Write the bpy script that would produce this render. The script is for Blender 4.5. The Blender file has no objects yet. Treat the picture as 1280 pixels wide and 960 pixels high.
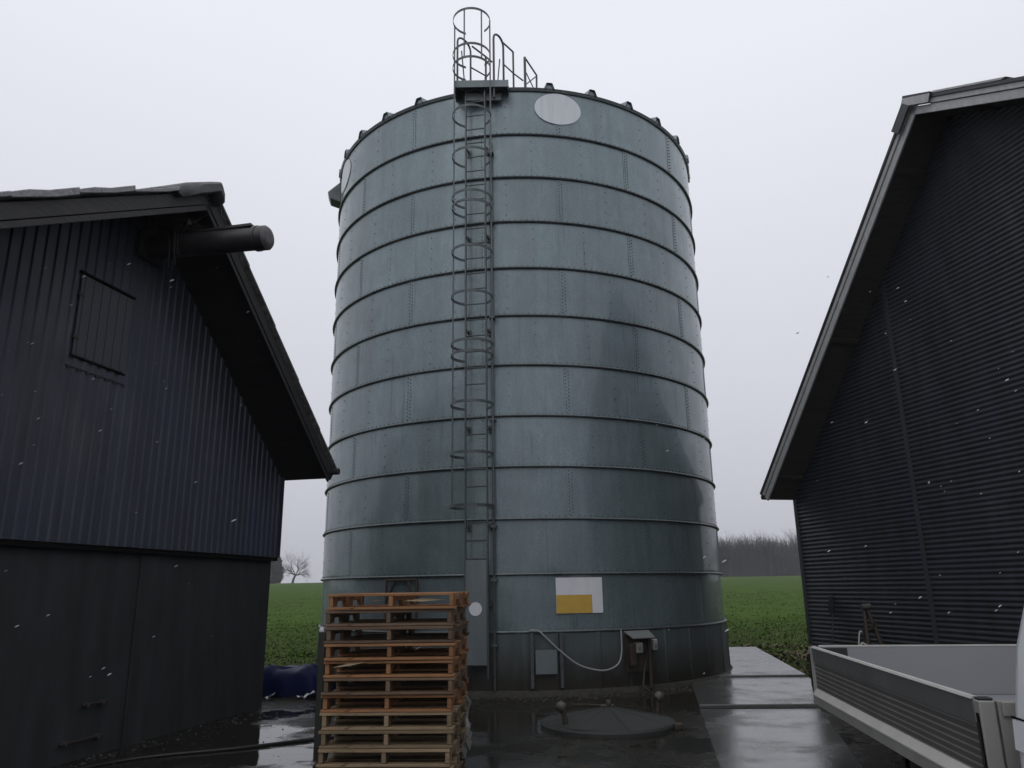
import bpy, math, random
import numpy as np
from mathutils import Vector, Matrix

random.seed(7)
rng = np.random.default_rng(7)
S = bpy.context.scene
COL = S.collection
rad = math.radians
PI = math.pi

# ------------------------------------------------------------------ camera
CAM_H = 1.6
pitch, roll = rad(14.993), rad(0.875)
F = Vector((0, math.cos(pitch), math.sin(pitch)))
R0 = Vector((1, 0, 0))
U0 = Vector((0, -math.sin(pitch), math.cos(pitch)))
cr, sr = math.cos(roll), math.sin(roll)
Rx = R0 * cr - U0 * sr
Uy = R0 * sr + U0 * cr
cam_d = bpy.data.cameras.new('camera')
cam = bpy.data.objects.new('camera', cam_d)
COL.objects.link(cam)
m = Matrix.Identity(4)
for i in range(3):
    m[i][0] = Rx[i]; m[i][1] = Uy[i]; m[i][2] = -F[i]
m[2][3] = CAM_H
cam.matrix_world = m
cam_d.sensor_width = 36
cam_d.lens = 950.63 / 1280 * 36
cam_d.clip_start = 0.05
cam_d.clip_end = 2000
S.camera = cam

# ------------------------------------------------------------------ sky, sun, exposure
SUN_EL, SUN_AZ = rad(48), rad(205)        # azimuth measured clockwise from +Y
world = bpy.data.worlds.new('World')
S.world = world
world.use_nodes = True
wn, wl = world.node_tree.nodes, world.node_tree.links
wn.clear()
sky = wn.new('ShaderNodeTexSky')
sky.sky_type = 'NISHITA'
sky.sun_disc = False
sky.sun_elevation = SUN_EL
sky.sun_rotation = SUN_AZ
hs = wn.new('ShaderNodeHueSaturation')
hs.inputs['Saturation'].default_value = 0.1
wl.new(sky.outputs[0], hs.inputs['Color'])
tc = wn.new('ShaderNodeTexCoord')
sep = wn.new('ShaderNodeSeparateXYZ')
wl.new(tc.outputs['Generated'], sep.inputs[0])
nz = wn.new('ShaderNodeTexNoise')
nz.inputs['Scale'].default_value = 1.6
nz.inputs['Detail'].default_value = 3
wl.new(tc.outputs['Generated'], nz.inputs['Vector'])
ma = wn.new('ShaderNodeMath'); ma.operation = 'MULTIPLY_ADD'
ma.inputs[1].default_value = 0.16; ma.inputs[2].default_value = -0.08
wl.new(nz.outputs['Fac'], ma.inputs[0])
mb_ = wn.new('ShaderNodeMath'); mb_.operation = 'ADD'
wl.new(sep.outputs['Z'], mb_.inputs[0]); wl.new(ma.outputs[0], mb_.inputs[1])
ramp = wn.new('ShaderNodeValToRGB')
el = ramp.color_ramp.elements
el[0].position = 0.0; el[0].color = (.475, .485, .54, 1)
el[1].position = 0.62; el[1].color = (.87, .895, .965, 1)
e = el.new(0.22); e.color = (.645, .66, .73, 1)
e = el.new(1.0); e.color = (.92, .94, 1.0, 1)
wl.new(mb_.outputs[0], ramp.inputs[0])
sc = wn.new('ShaderNodeVectorMath'); sc.operation = 'SCALE'
sc.inputs['Scale'].default_value = 10.0
wl.new(ramp.outputs[0], sc.inputs[0])
mx = wn.new('ShaderNodeMix'); mx.data_type = 'RGBA'
mx.inputs['Factor'].default_value = 0.94            # closed cloud deck over the clear sky
wl.new(hs.outputs[0], mx.inputs[6]); wl.new(sc.outputs[0], mx.inputs[7])
bg = wn.new('ShaderNodeBackground'); bg.inputs['Strength'].default_value = 0.1
wl.new(mx.outputs[2], bg.inputs['Color'])
wo = wn.new('ShaderNodeOutputWorld')
wl.new(bg.outputs[0], wo.inputs['Surface'])

sun_d = bpy.data.lights.new('sun', 'SUN')
sun_d.energy = 0.5
sun_d.angle = rad(25)
sun_d.color = (1.0, .97, .93)
sun = bpy.data.objects.new('sun', sun_d)
COL.objects.link(sun)
sd = Vector((math.sin(SUN_AZ) * math.cos(SUN_EL), math.cos(SUN_AZ) * math.cos(SUN_EL), math.sin(SUN_EL)))
sun.rotation_euler = sd.to_track_quat('Z', 'Y').to_euler()
sun.location = sd * 40

S.view_settings.view_transform = 'Standard'
S.view_settings.look = 'None'
S.view_settings.gamma = 1
S.view_settings.exposure = 0.0
S.view_settings.use_curve_mapping = False
S.render.engine = 'CYCLES'
S.cycles.use_denoising = True
S.cycles.max_bounces = 6
S.cycles.diffuse_bounces = 3
S.cycles.glossy_bounces = 4
S.cycles.volume_bounces = 0

# ------------------------------------------------------------------ materials
def mat(name, col, rough=.5, metal=0., spec=.5, noise=None, bump=None, coat=0., coat_rough=.1, rough_noise=None, build=None):
    """noise: (scale, amount, detail, stretch xyz, second colour); bump: (scale, strength, distance)."""
    M = bpy.data.materials.new(name)
    M.use_nodes = True
    n, l = M.node_tree.nodes, M.node_tree.links
    b = n['Principled BSDF']
    b.inputs['Base Color'].default_value = (*col, 1)
    b.inputs['Roughness'].default_value = rough
    b.inputs['Metallic'].default_value = metal
    b.inputs['Specular IOR Level'].default_value = spec
    b.inputs['Coat Weight'].default_value = coat
    b.inputs['Coat Roughness'].default_value = coat_rough
    t = n.new('ShaderNodeTexCoord')
    def tex(scale, detail=4, stretch=(1, 1, 1), src='Object', rough_=.6):
        mp = n.new('ShaderNodeMapping'); mp.inputs['Scale'].default_value = stretch
        l.new(t.outputs[src], mp.inputs['Vector'])
        tx = n.new('ShaderNodeTexNoise'); tx.inputs['Scale'].default_value = scale
        tx.inputs['Detail'].default_value = detail; tx.inputs['Roughness'].default_value = rough_
        l.new(mp.outputs[0], tx.inputs['Vector'])
        return tx.outputs['Fac']
    def ramp(fac, p0, p1, c0=(0, 0, 0, 1), c1=(1, 1, 1, 1)):
        r = n.new('ShaderNodeValToRGB')
        r.color_ramp.elements[0].position = p0; r.color_ramp.elements[0].color = c0
        r.color_ramp.elements[1].position = p1; r.color_ramp.elements[1].color = c1
        l.new(fac, r.inputs[0]); return r.outputs[0]
    def mixc(fac, a, bb):
        mm = n.new('ShaderNodeMix'); mm.data_type = 'RGBA'
        if isinstance(fac, (int, float)): mm.inputs[0].default_value = fac
        else: l.new(fac, mm.inputs[0])
        for idx, v in ((6, a), (7, bb)):
            if isinstance(v, tuple): mm.inputs[idx].default_value = (*v[:3], 1)
            else: l.new(v, mm.inputs[idx])
        return mm.outputs[2]
    base = tuple(col)
    if noise:
        for (scale, amount, detail, stretch, c2) in (noise if isinstance(noise, list) else [noise]):
            f = ramp(tex(scale, detail, stretch), .5 - .5 * amount, .5 + .5 * amount)
            base = mixc(f, base, tuple(c2))
    if build:
        base = build(dict(n=n, l=l, t=t, tex=tex, ramp=ramp, mixc=mixc, b=b), base)
    if not isinstance(base, tuple):
        l.new(base, b.inputs['Base Color'])
    if rough_noise:
        (scale, lo, hi, p0, p1) = rough_noise
        f = ramp(tex(scale, 5), p0, p1, (lo, lo, lo, 1), (hi, hi, hi, 1))
        l.new(f, b.inputs['Roughness'])
    if bump:
        bumps = bump if isinstance(bump, list) else [bump]
        prev = None
        for (scale, strength, dist, stretch) in bumps:
            bp = n.new('ShaderNodeBump'); bp.inputs['Strength'].default_value = strength
            bp.inputs['Distance'].default_value = dist
            l.new(tex(scale, 5, stretch), bp.inputs['Height'])
            if prev: l.new(prev, bp.inputs['Normal'])
            prev = bp.outputs[0]
        l.new(prev, b.inputs['Normal'])
    return M

O3 = (1, 1, 1)
def streaks(g, base):
    # rain-washed vertical streaks and faint spangle of the galvanised sheets
    s1 = g['ramp'](g['tex'](3.2, 6, (1, 1, .06)), .42, .72)
    c = g['mixc'](s1, base, (.15, .19, .198))
    s3 = g['ramp'](g['tex'](16, 5, (1, 1, .035)), .6, .74)
    c = g['mixc'](s3, c, (.12, .15, .155))
    s2 = g['ramp'](g['tex'](45, 2, (1, 1, 1)), .35, .7)
    mm = g['n'].new('ShaderNodeMix'); mm.data_type = 'RGBA'; mm.blend_type = 'MULTIPLY'; mm.inputs[0].default_value = .22
    g['l'].new(c, mm.inputs[6]); g['l'].new(s2, mm.inputs[7])
    oi = g['n'].new('ShaderNodeObjectInfo')
    hv = g['n'].new('ShaderNodeHueSaturation')
    mr = g['n'].new('ShaderNodeMapRange'); mr.inputs[3].default_value = .88; mr.inputs[4].default_value = 1.1
    g['l'].new(oi.outputs['Random'], mr.inputs[0]); g['l'].new(mr.outputs[0], hv.inputs['Value'])
    g['l'].new(mm.outputs[2], hv.inputs['Color'])
    return hv.outputs[0]
M_silo = mat('galvanised_silo_sheet', (.18, .236, .255), .4, .5, .5, noise=[(1.3, .3, 5, O3, (.204, .264, .284)), (7, .3, 4, (1, 1, .5), (.163, .214, .232))],
             bump=[(1.1, .05, .03, O3), (60, .05, .003, O3)], build=streaks, rough_noise=(2.5, .38, .54, .3, .7), coat=.5, coat_rough=.08)
M_ring = mat('silo_flange_steel', (.07, .085, .09), .45, .6, noise=(9, .4, 4, O3, (.12, .13, .13)))
M_bolt = mat('bolt_steel', (.09, .105, .11), .45, .7)
def skirt_b(g, base):
    # splash dirt along the foot of the skirt
    sp = g['n'].new('ShaderNodeSeparateXYZ'); g['l'].new(g['t'].outputs['Object'], sp.inputs[0])
    ad = g['n'].new('ShaderNodeMath'); ad.operation = 'MULTIPLY_ADD'; ad.inputs[1].default_value = .5
    g['l'].new(g['tex'](4, 5, (1, 1, .4)), ad.inputs[0]); g['l'].new(sp.outputs['Z'], ad.inputs[2])
    f = g['ramp'](ad.outputs[0], .45, .95, (1, 1, 1, 1), (0, 0, 0, 1))
    return g['mixc'](f, base, (.022, .02, .016))
M_skirt = mat('silo_skirt_sheet', (.075, .095, .097), .6, .1, spec=.3, noise=[(3, .4, 5, (1, 1, .1), (.05, .063, .063))], bump=(30, .05, .01, O3), build=skirt_b)
M_ladder = mat('galvanised_ladder_steel', (.095, .108, .112), .5, .5, noise=(12, .5, 4, O3, (.06, .068, .072)))
M_guard = mat('ladder_guard_sheet', (.16, .19, .2), .4, .5, noise=(4, .4, 4, (1, 1, .2), (.13, .15, .16)))
M_white = mat('white_sign_paint', (.66, .67, .7), .45, noise=(6, .5, 4, (1, 1, .3), (.55, .56, .6)))
M_disc = mat('pale_grey_disc_paint', (.68, .72, .75), .45, noise=[(4, .5, 4, (1, 1, .3), (.62, .66, .69)), (9, .3, 5, (1, 1, .08), (.56, .59, .61))])
M_yellow = mat('ochre_yellow_paint', (.52, .33, .05), .5, noise=(8, .5, 4, O3, (.45, .28, .05)))
M_conc = mat('old_concrete', (.16, .155, .145), .6, noise=[(3, .5, 6, O3, (.08, .078, .07)), (20, .4, 4, O3, (.12, .12, .11))], bump=(25, .3, .02, O3))

M_litter = mat('stone_and_leaf_litter', (.022, .021, .018), .8, noise=(3, .6, 4, O3, (.055, .05, .042)))
M_foot = mat('mossy_dark_concrete', (.02, .019, .016), .75, spec=.3, noise=[(4, .5, 6, O3, (.02, .019, .014)), (16, .4, 4, O3, (.05, .048, .042))], bump=(25, .4, .02, O3))

def ground_b(g, base):
    n, l = g['n'], g['l']
    ge = n.new('ShaderNodeNewGeometry')
    sp = n.new('ShaderNodeSeparateXYZ'); l.new(ge.outputs['Position'], sp.inputs[0])
    # wetness mask: standing film of water against drier, rougher patches
    w = g['ramp'](g['tex'](.55, 6, O3, 'Object', .66), .47, .55)
    r = n.new('ShaderNodeMapRange'); r.inputs[3].default_value = .05; r.inputs[4].default_value = .42
    l.new(w, r.inputs[0]); l.new(r.outputs[0], g['b'].inputs['Roughness'])
    r2 = n.new('ShaderNodeMapRange'); r2.inputs[3].default_value = .36; r2.inputs[4].default_value = .05
    l.new(w, r2.inputs[0]); l.new(r2.outputs[0], g['b'].inputs['Specular IOR Level'])
    fine = g['ramp'](g['tex'](24, 5), .4, .7)
    c = g['mixc'](fine, base, (.014, .013, .011))
    c = g['mixc'](w, c, (.021, .02, .017))
    b1 = n.new('ShaderNodeBump'); b1.inputs['Distance'].default_value = .012
    hm = n.new('ShaderNodeMath'); hm.operation = 'MULTIPLY'
    l.new(g['tex'](70, 4), hm.inputs[0]); l.new(w, hm.inputs[1]); l.new(hm.outputs[0], b1.inputs['Height'])
    b1.inputs['Strength'].default_value = .55
    b2 = n.new('ShaderNodeBump'); b2.inputs['Distance'].default_value = .02; b2.inputs['Strength'].default_value = .12
    l.new(g['tex'](5, 3), b2.inputs['Height']); l.new(b1.outputs[0], b2.inputs['Normal'])
    l.new(b2.outputs[0], g['b'].inputs['Normal'])
    return c
M_yard = mat('wet_dark_yard_concrete', (.018, .0168, .0135), .2, spec=.22, noise=[(1.1, .4, 6, O3, (.012, .0115, .009)), (.35, .35, 4, O3, (.024, .021, .016))], build=ground_b)
M_slab = mat('wet_concrete_slab', (.085, .09, .09), .2, spec=.5, noise=[(1.4, .4, 6, (1, .4, 1), (.055, .058, .058)), (9, .4, 5, O3, (.07, .07, .065))], build=None,
             bump=[(60, .25, .006, O3), (6, .1, .02, O3)], rough_noise=(1.3, .07, .38, .42, .66))
M_soil = mat('field_soil', (.05, .055, .022), .85, noise=[(2.2, .5, 6, O3, (.045, .075, .018)), (14, .4, 5, O3, (.035, .032, .018))], bump=(9, .8, .08, O3))
def field_b(g, base):
    n, l = g['n'], g['l']
    ge = n.new('ShaderNodeNewGeometry')
    sp = n.new('ShaderNodeSeparateXYZ'); l.new(ge.outputs['Position'], sp.inputs[0])
    mr = n.new('ShaderNodeMapRange'); mr.inputs[1].default_value = 13; mr.inputs[2].default_value = 34
    l.new(sp.outputs['Y'], mr.inputs[0])
    far = g['mixc'](g['ramp'](g['tex'](.25, 6), .35, .65), (.046, .088, .012), (.062, .105, .02))
    far = g['mixc'](g['ramp'](g['tex'](1.7, 6), .45, .75), far, (.024, .045, .009))
    far = g['mixc'](g['ramp'](g['tex'](5.5, 5), .56, .7), far, (.09, .14, .035))
    return g['mixc'](mr.outputs[0], base, far)
M_field = mat('green_crop_field', (.034, .038, .014), .95, spec=.03, noise=[(1.6, .5, 6, O3, (.034, .06, .014)), (9, .4, 5, O3, (.028, .024, .013))], bump=(7, .9, .08, O3), build=field_b)
M_leaf = mat('crop_leaf', (.036, .076, .010), .8, spec=.05, noise=(3.1, .35, 4, O3, (.085, .13, .028)))
M_leafdry = mat('withered_leaf', (.17, .13, .07), .8, noise=(1.2, .6, 4, O3, (.09, .075, .045)))

M_clad_blue = mat('dark_blue_grey_profiled_sheet', (.047, .057, .080), .5, .05, spec=.35, noise=[(1.2, .45, 6, (1, 1, .12), (.064, .071, .083)), (.5, .35, 4, O3, (.034, .044, .073)), (7, .3, 5, (1, 1, .08), (.036, .042, .055))], bump=(3, .08, .02, O3), rough_noise=(2, .34, .55, .3, .7))
M_render = mat('grimy_dark_render', (.031, .033, .036), .75, spec=.25, noise=[(.8, .4, 6, (1, 1, .5), (.042, .045, .049)), (5, .4, 5, (1, 1, .2), (.023, .025, .025))], bump=(25, .25, .01, O3))
M_hatch = mat('dark_blue_hatch_paint', (.036, .043, .06), .5, noise=(4, .4, 4, (1, 1, .2), (.042, .047, .058)))
M_black = mat('black_timber_paint', (.018, .018, .019), .55, spec=.35, noise=(6, .4, 5, (.4, .4, 2), (.032, .03, .029)), bump=(18, .25, .01, O3))
M_fascia = mat('weathered_dark_fascia', (.045, .043, .042), .6, noise=(9, .5, 6, (.3, .3, 3), (.02, .019, .019)), bump=(14, .4, .015, (.3, .3, 3)))
M_roof = mat('fibre_cement_roof', (.15, .15, .155), .6, noise=[(4, .5, 6, O3, (.30, .30, .31)), (11, .4, 5, O3, (.05, .055, .045))], bump=(20, .3, .01, O3))
M_verge = mat('lichened_verge_tile', (.26, .26, .265), .7, noise=[(9, .5, 6, O3, (.12, .12, .12)), (30, .4, 4, O3, (.36, .36, .37))], bump=(25, .5, .01, O3))
M_gap = mat('dark_gap', (.006, .006, .006), .9, spec=.1)
M_ridge = mat('weathered_ridge_cap', (.05, .05, .052), .45, .1, noise=(6, .5, 5, O3, (.1, .1, .1)))
M_tube = mat('black_steel_tube', (.03, .03, .033), .42, .3, noise=(8, .5, 5, O3, (.05, .048, .047)))
M_tubecap = mat('scuffed_tube_cap', (.14, .13, .135), .5, .3, noise=(14, .5, 5, O3, (.07, .065, .065)))
M_straw = mat('old_nest_straw', (.045, .04, .034), .9)

M_sinus = mat('near_black_corrugated_sheet', (.033, .039, .054), .40, .15, spec=.5, noise=[(1.0, .45, 6, (1, 1, .3), (.05, .053, .056)), (.4, .35, 4, O3, (.028, .034, .052)), (5, .3, 5, (1, 1, .2), (.025, .028, .031))], bump=(3, .05, .02, O3))
M_barge = mat('grey_coated_bargeboard', (.48, .485, .50), .5, .0, noise=[(3, .5, 5, O3, (.38, .385, .39)), (14, .4, 5, (1, 1, .4), (.33, .33, .32))])
M_barge_dark = mat('dark_roof_edge_flashing', (.055, .056, .06), .45, .2, noise=(3, .5, 5, O3, (.035, .036, .04)))
M_soffit = mat('dark_brown_soffit_board', (.065, .057, .048), .65, noise=(6, .5, 5, (.3, 3, 3), (.036, .031, .027)))
M_trim = mat('dark_trim_sheet', (.045, .047, .055), .4, .2)

def wood_mat(name, c1, c2, c3):
    def bld(g, base):
        oi = g['n'].new('ShaderNodeObjectInfo')
        hv = g['n'].new('ShaderNodeHueSaturation')
        mr = g['n'].new('ShaderNodeMapRange'); mr.inputs[3].default_value = .7; mr.inputs[4].default_value = 1.2
        g['l'].new(oi.outputs['Random'], mr.inputs[0]); g['l'].new(mr.outputs[0], hv.inputs['Value'])
        g['l'].new(base, hv.inputs['Color'])
        kn = g['ramp'](g['tex'](7, 2, (1, 1, 3), 'Object', .4), .68, .74)
        st = g['ramp'](g['tex'](2.3, 6, (.5, 2, 2)), .5, .66)
        q = g['mixc'](st, hv.outputs[0], tuple(.42 * v for v in c1))
        return g['mixc'](kn, q, c3)
    return mat(name, c1, .65, spec=.3, noise=[(3.5, .5, 4, (1, 2, 3), c2), (30, .35, 5, (.12, 1, 3), tuple(.55 * v for v in c1))], bump=(30, .4, .006, (.1, 1, 2)), build=bld)
M_wood_o = wood_mat('wet_orange_pine', (.36, .175, .078), (.24, .12, .058), (.10, .045, .02))
M_wood_b = wood_mat('weathered_brown_pine', (.19, .12, .075), (.12, .085, .062), (.06, .035, .02))
M_wood_g = wood_mat('pale_greyed_pine', (.29, .21, .125), (.2, .15, .1), (.09, .055, .03))
M_splinter = mat('fresh_splintered_wood', (.34, .26, .17), .7)
M_film = mat('dirty_packing_film', (.17, .165, .155), .5)

M_alu = mat('dull_aluminium', (.34, .335, .32), .48, .3, noise=(4, .5, 5, (1, 1, .4), (.25, .245, .23)), bump=(40, .05, .003, O3))
M_alu_d = mat('grooved_aluminium_panel', (.115, .11, .107), .48, .3, noise=(4, .5, 5, (1, 1, .4), (.09, .087, .083)))
M_alu_m = mat('dark_aluminium_band', (.14, .143, .142), .5, .3, noise=(4, .5, 5, (1, 1, .4), (.10, .103, .103)))
M_alu_l = mat('sky_lit_aluminium', (.52, .51, .49), .5, .1, noise=(6, .5, 5, (1, 1, .4), (.42, .41, .39)))  # ledge and top edges: paler aluminium, with sky light put into the colour
M_alu_i = mat('grey_inner_board', (.24, .25, .265), .5, .1, noise=(2.5, .5, 5, O3, (.23, .235, .25)))
M_rubber = mat('black_rubber', (.015, .015, .016), .7, bump=(60, .3, .004, O3))
M_van = mat('white_cab_paint', (.74, .75, .79), .3, coat=.6, coat_rough=.08, noise=(3, .6, 4, O3, (.70, .71, .75)))
M_glass = mat('dark_cab_glass', (.012, .014, .016), .06, spec=.6)
M_steel = mat('chassis_black_steel', (.025, .025, .027), .5, .3)
M_rim = mat('grey_wheel_steel', (.05, .05, .052), .6, .3)
M_lamp_o = mat('orange_lamp_lens', (.6, .2, .03), .2)
M_lamp_w = mat('clear_lamp_lens', (.7, .72, .75), .1)
M_lamp_r = mat('red_lamp_lens', (.35, .02, .02), .2)

M_lid = mat('painted_tank_lid_steel', (.030, .037, .039), .6, .0, spec=.25, noise=[(3, .5, 5, O3, (.026, .03, .03)), (14, .4, 4, O3, (.032, .031, .027))], bump=(10, .1, .02, O3))
M_knob = mat('grimy_cast_lug', (.075, .072, .068), .6, .2, noise=(20, .5, 4, O3, (.06, .055, .05)))
M_tarp = mat('blue_tarpaulin', (.003, .009, .06), .5, spec=.15, noise=(2, .5, 4, O3, (.004, .006, .03)), bump=(8, .25, .03, O3))
M_scrap = mat('white_plastic_scrap', (.6, .6, .6), .5)
M_hose = mat('black_hose', (.012, .012, .012), .4)
M_cable = mat('grey_plastic_cable', (.24, .245, .24), .5)
M_box = mat('grey_switch_housing', (.12, .13, .13), .5, noise=(9, .5, 4, O3, (.14, .145, .14)))
M_socket = mat('offwhite_socket', (.30, .29, .26), .5)
M_post = mat('dark_green_post', (.022, .024, .018), .6)
M_iron = mat('rusty_dark_iron', (.03, .026, .023), .6, .3, noise=(20, .5, 4, O3, (.06, .04, .03)))
M_rope = mat('dirty_white_hose', (.42, .41, .37), .6)
M_bark = mat('bare_bark', (.09, .085, .083), .9)
M_ever = mat('dark_evergreen', (.05, .055, .045), .9)
M_wall_wood = mat('bare_woodland', (.05, .048, .048), .95)
M_snow = mat('wet_snowflake', (.34, .35, .37), .7)

# ------------------------------------------------------------------ mesh helpers
class MB:
    def __init__(s): s.v = []; s.f = []; s.mi = []; s.cur = 0
    def add(s, vs, fs):
        o = len(s.v); s.v += [tuple(v) for v in vs]; s.f += [tuple(i + o for i in f) for f in fs]; s.mi += [s.cur] * len(fs)
    def box(s, lo, hi, T=None):
        x0, y0, z0 = lo; x1, y1, z1 = hi
        vs = [Vector(p) for p in ((x0, y0, z0), (x1, y0, z0), (x1, y1, z0), (x0, y1, z0), (x0, y0, z1), (x1, y0, z1), (x1, y1, z1), (x0, y1, z1))]
        if T: vs = [T(v) for v in vs]
        s.add(vs, [(0, 3, 2, 1), (4, 5, 6, 7), (0, 1, 5, 4), (1, 2, 6, 5), (2, 3, 7, 6), (3, 0, 4, 7)])
    def hexa(s, bottom, top):
        s.add(list(bottom) + list(top), [(3, 2, 1, 0), (4, 5, 6, 7), (0, 1, 5, 4), (1, 2, 6, 5), (2, 3, 7, 6), (3, 0, 4, 7)])
    def tube(s, pts, r, n=8, cap=True, closed=False):
        pts = [Vector(p) for p in pts]; k = len(pts); rs = r if isinstance(r, (list, tuple)) else [r] * k
        base = len(s.v); up = None; rings = []
        for i, p in enumerate(pts):
            a = pts[i - 1] if (i > 0 or closed) else p; b = pts[(i + 1) % k] if (i < k - 1 or closed) else p
            t = (b - a).normalized() if (b - a).length > 1e-9 else Vector((0, 0, 1))
            if up is None:
                up = Vector((0, 0, 1)) if abs(t.z) < .9 else Vector((1, 0, 0))
            x = up - t * up.dot(t)
            if x.length < 1e-6: x = t.orthogonal()
            x.normalize(); up = x; y = t.cross(x)
            rings.append([p + (x * math.cos(2 * PI * j / n) + y * math.sin(2 * PI * j / n)) * rs[i] for j in range(n)])
        vs = [q for rg in rings for q in rg]; fs = []
        for i in range(k if closed else k - 1):
            i2 = (i + 1) % k
            for j in range(n):
                j2 = (j + 1) % n
                fs.append((i * n + j, i * n + j2, i2 * n + j2, i2 * n + j))
        if cap and not closed:
            fs.append(tuple(reversed(range(n)))); fs.append(tuple((k - 1) * n + j for j in range(n)))
        s.add(vs, fs)
    def prism(s, poly, T0, T1):
        """poly: list of 2D points, T0/T1 map a 2D point to the two end positions."""
        n = len(poly); vs = [T0(p) for p in poly] + [T1(p) for p in poly]
        fs = [tuple(reversed(range(n))), tuple(range(n, 2 * n))] + [(i, (i + 1) % n, n + (i + 1) % n, n + i) for i in range(n)]
        s.add(vs, fs)
    def grid(s, rows, closed=False):
        n = len(rows[0]); fs = []
        for i in range(len(rows) - 1):
            for j in range(n if closed else n - 1):
                j2 = (j + 1) % n
                fs.append((i * n + j, i * n + j2, (i + 1) * n + j2, (i + 1) * n + j))
        s.add([p for r_ in rows for p in r_], fs)
    def lathe(s, prof, c, n=24, T=None):
        rows = [[(c[0] + r_ * math.cos(2 * PI * j / n), c[1] + r_ * math.sin(2 * PI * j / n), c[2] + z) for j in range(n)] for r_, z in prof]
        if T: rows = [[T(Vector(p)) for p in r_] for r_ in rows]
        s.grid(rows, True)
    def build(s, name, ms, parent=None, smooth=False, bevel=0, angle=40, loc=None):
        me = bpy.data.meshes.new(name)
        vs = s.v
        if loc is not None: vs = [(v[0] - loc[0], v[1] - loc[1], v[2] - loc[2]) for v in vs]
        me.from_pydata(vs, [], s.f)
        for mm in (ms if isinstance(ms, (list, tuple)) else [ms]): me.materials.append(mm)
        if any(s.mi): me.polygons.foreach_set('material_index', s.mi)
        me.validate()
        o = bpy.data.objects.new(name, me)
        COL.objects.link(o)
        if loc is not None: o.location = loc
        if parent is not None:
            o.parent = parent
        if smooth:
            me.polygons.foreach_set('use_smooth', [True] * len(me.polygons))
            try: me.set_sharp_from_angle(angle=rad(angle))
            except Exception: pass
        if bevel:
            bv = o.modifiers.new('edge', 'BEVEL'); bv.width = bevel; bv.segments = 1; bv.limit_method = 'ANGLE'; bv.angle_limit = rad(50)
        return o

def tag(o, label=None, cat=None, group=None, kind=None):
    if label: o['label'] = label
    if cat: o['category'] = cat
    if group: o['group'] = group
    if kind: o['kind'] = kind
    return o
def thing(name, label, cat, loc=(0, 0, 0), rz=0, group=None):
    o = bpy.data.objects.new(name, None)
    o.empty_display_size = .2
    COL.objects.link(o); o.location = loc; o.rotation_euler = (0, 0, rz)
    return tag(o, label, cat, group)

# children are modelled in world space; put(root, child) keeps them there
def put(mbd, name, ms, root, **k):
    o = mbd.build(name, ms, root, **k)
    if root is not None:
        w = Matrix.Translation(root.location) @ root.rotation_euler.to_matrix().to_4x4() if root.parent is None else None
        if w is None:
            par = root.parent
            w = (Matrix.Translation(par.location) @ par.rotation_euler.to_matrix().to_4x4()) @ root.matrix_parent_inverse @ root.matrix_basis
        o.matrix_parent_inverse = w.inverted()
    return o

# ------------------------------------------------------------------ terrain and yard
def seg_dist(px, py, poly):
    d = np.full(px.shape, 1e9); inside = np.zeros(px.shape, bool); n = len(poly)
    for i in range(n):
        (ax, ay), (bx, by) = poly[i], poly[(i + 1) % n]
        vx, vy = bx - ax, by - ay
        t = np.clip(((px - ax) * vx + (py - ay) * vy) / (vx * vx + vy * vy), 0, 1)
        d = np.minimum(d, np.hypot(px - ax - t * vx, py - ay - t * vy))
        cond = ((ay > py) != (by > py)) & (px < (bx - ax) * (py - ay) / (by - ay + 1e-12) + ax)
        inside ^= cond
    return np.where(inside, -d, d)
YARD = [(-30, -25), (22, -25), (22, 4), (7.6, 9.0), (4.62, 11.6), (4.98, 13.9), (6.05, 20.3), (2.8, 20.9), (-2.9, 20.9), (-4.25, 18.0), (-4.2, 14.2), (-3.0, 12.95), (-4.2, 12.75), (-30, 12.6)]
def vnoise(x, y, sc, seed):
    r_ = np.random.default_rng(seed); G = r_.random((64, 64))
    xx, yy = x / sc, y / sc; xi, yi = np.floor(xx).astype(int), np.floor(yy).astype(int); fx, fy = xx - xi, yy - yi
    fx = fx * fx * (3 - 2 * fx); fy = fy * fy * (3 - 2 * fy)
    g = lambda a, b: G[a % 64, b % 64]
    return (g(xi, yi) * (1 - fx) * (1 - fy) + g(xi + 1, yi) * fx * (1 - fy) + g(xi, yi + 1) * (1 - fx) * fy + g(xi + 1, yi + 1) * fx * fy) - .5
def terrain_z(x, y):
    d = seg_dist(x, y, YARD)
    z = .0174 * np.clip(y - 20, 0, 235)
    z = z + .07 * vnoise(x, y, 1.3, 3) + .04 * vnoise(x, y, .45, 5) + .6 * vnoise(x, y, 60, 8) * np.clip((y - 40) / 120, 0, 1)
    z = z - .02 * np.clip(y - 262, 0, 400)
    t = np.clip((d + .25) / .5, 0, 1); t = t * t * (3 - 2 * t)
    return -.16 * (1 - t) + (z + .01) * t
xs = np.unique(np.concatenate([np.arange(-12, 14, .2), np.linspace(-60, -12, 40), np.linspace(14, 70, 40), np.linspace(-390, -60, 30), np.linspace(70, 390, 30)]))
ys = np.unique(np.concatenate([np.arange(8, 32, .2), np.linspace(-50, 8, 20), np.linspace(32, 90, 60), np.linspace(90, 390, 60)]))
X, Y = np.meshgrid(xs, ys)
Z = terrain_z(X, Y)
nx, ny = len(xs), len(ys)
idx = np.arange(nx * ny).reshape(ny, nx)
quads = np.stack([idx[:-1, :-1], idx[:-1, 1:], idx[1:, 1:], idx[1:, :-1]], -1).reshape(-1, 4)
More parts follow.
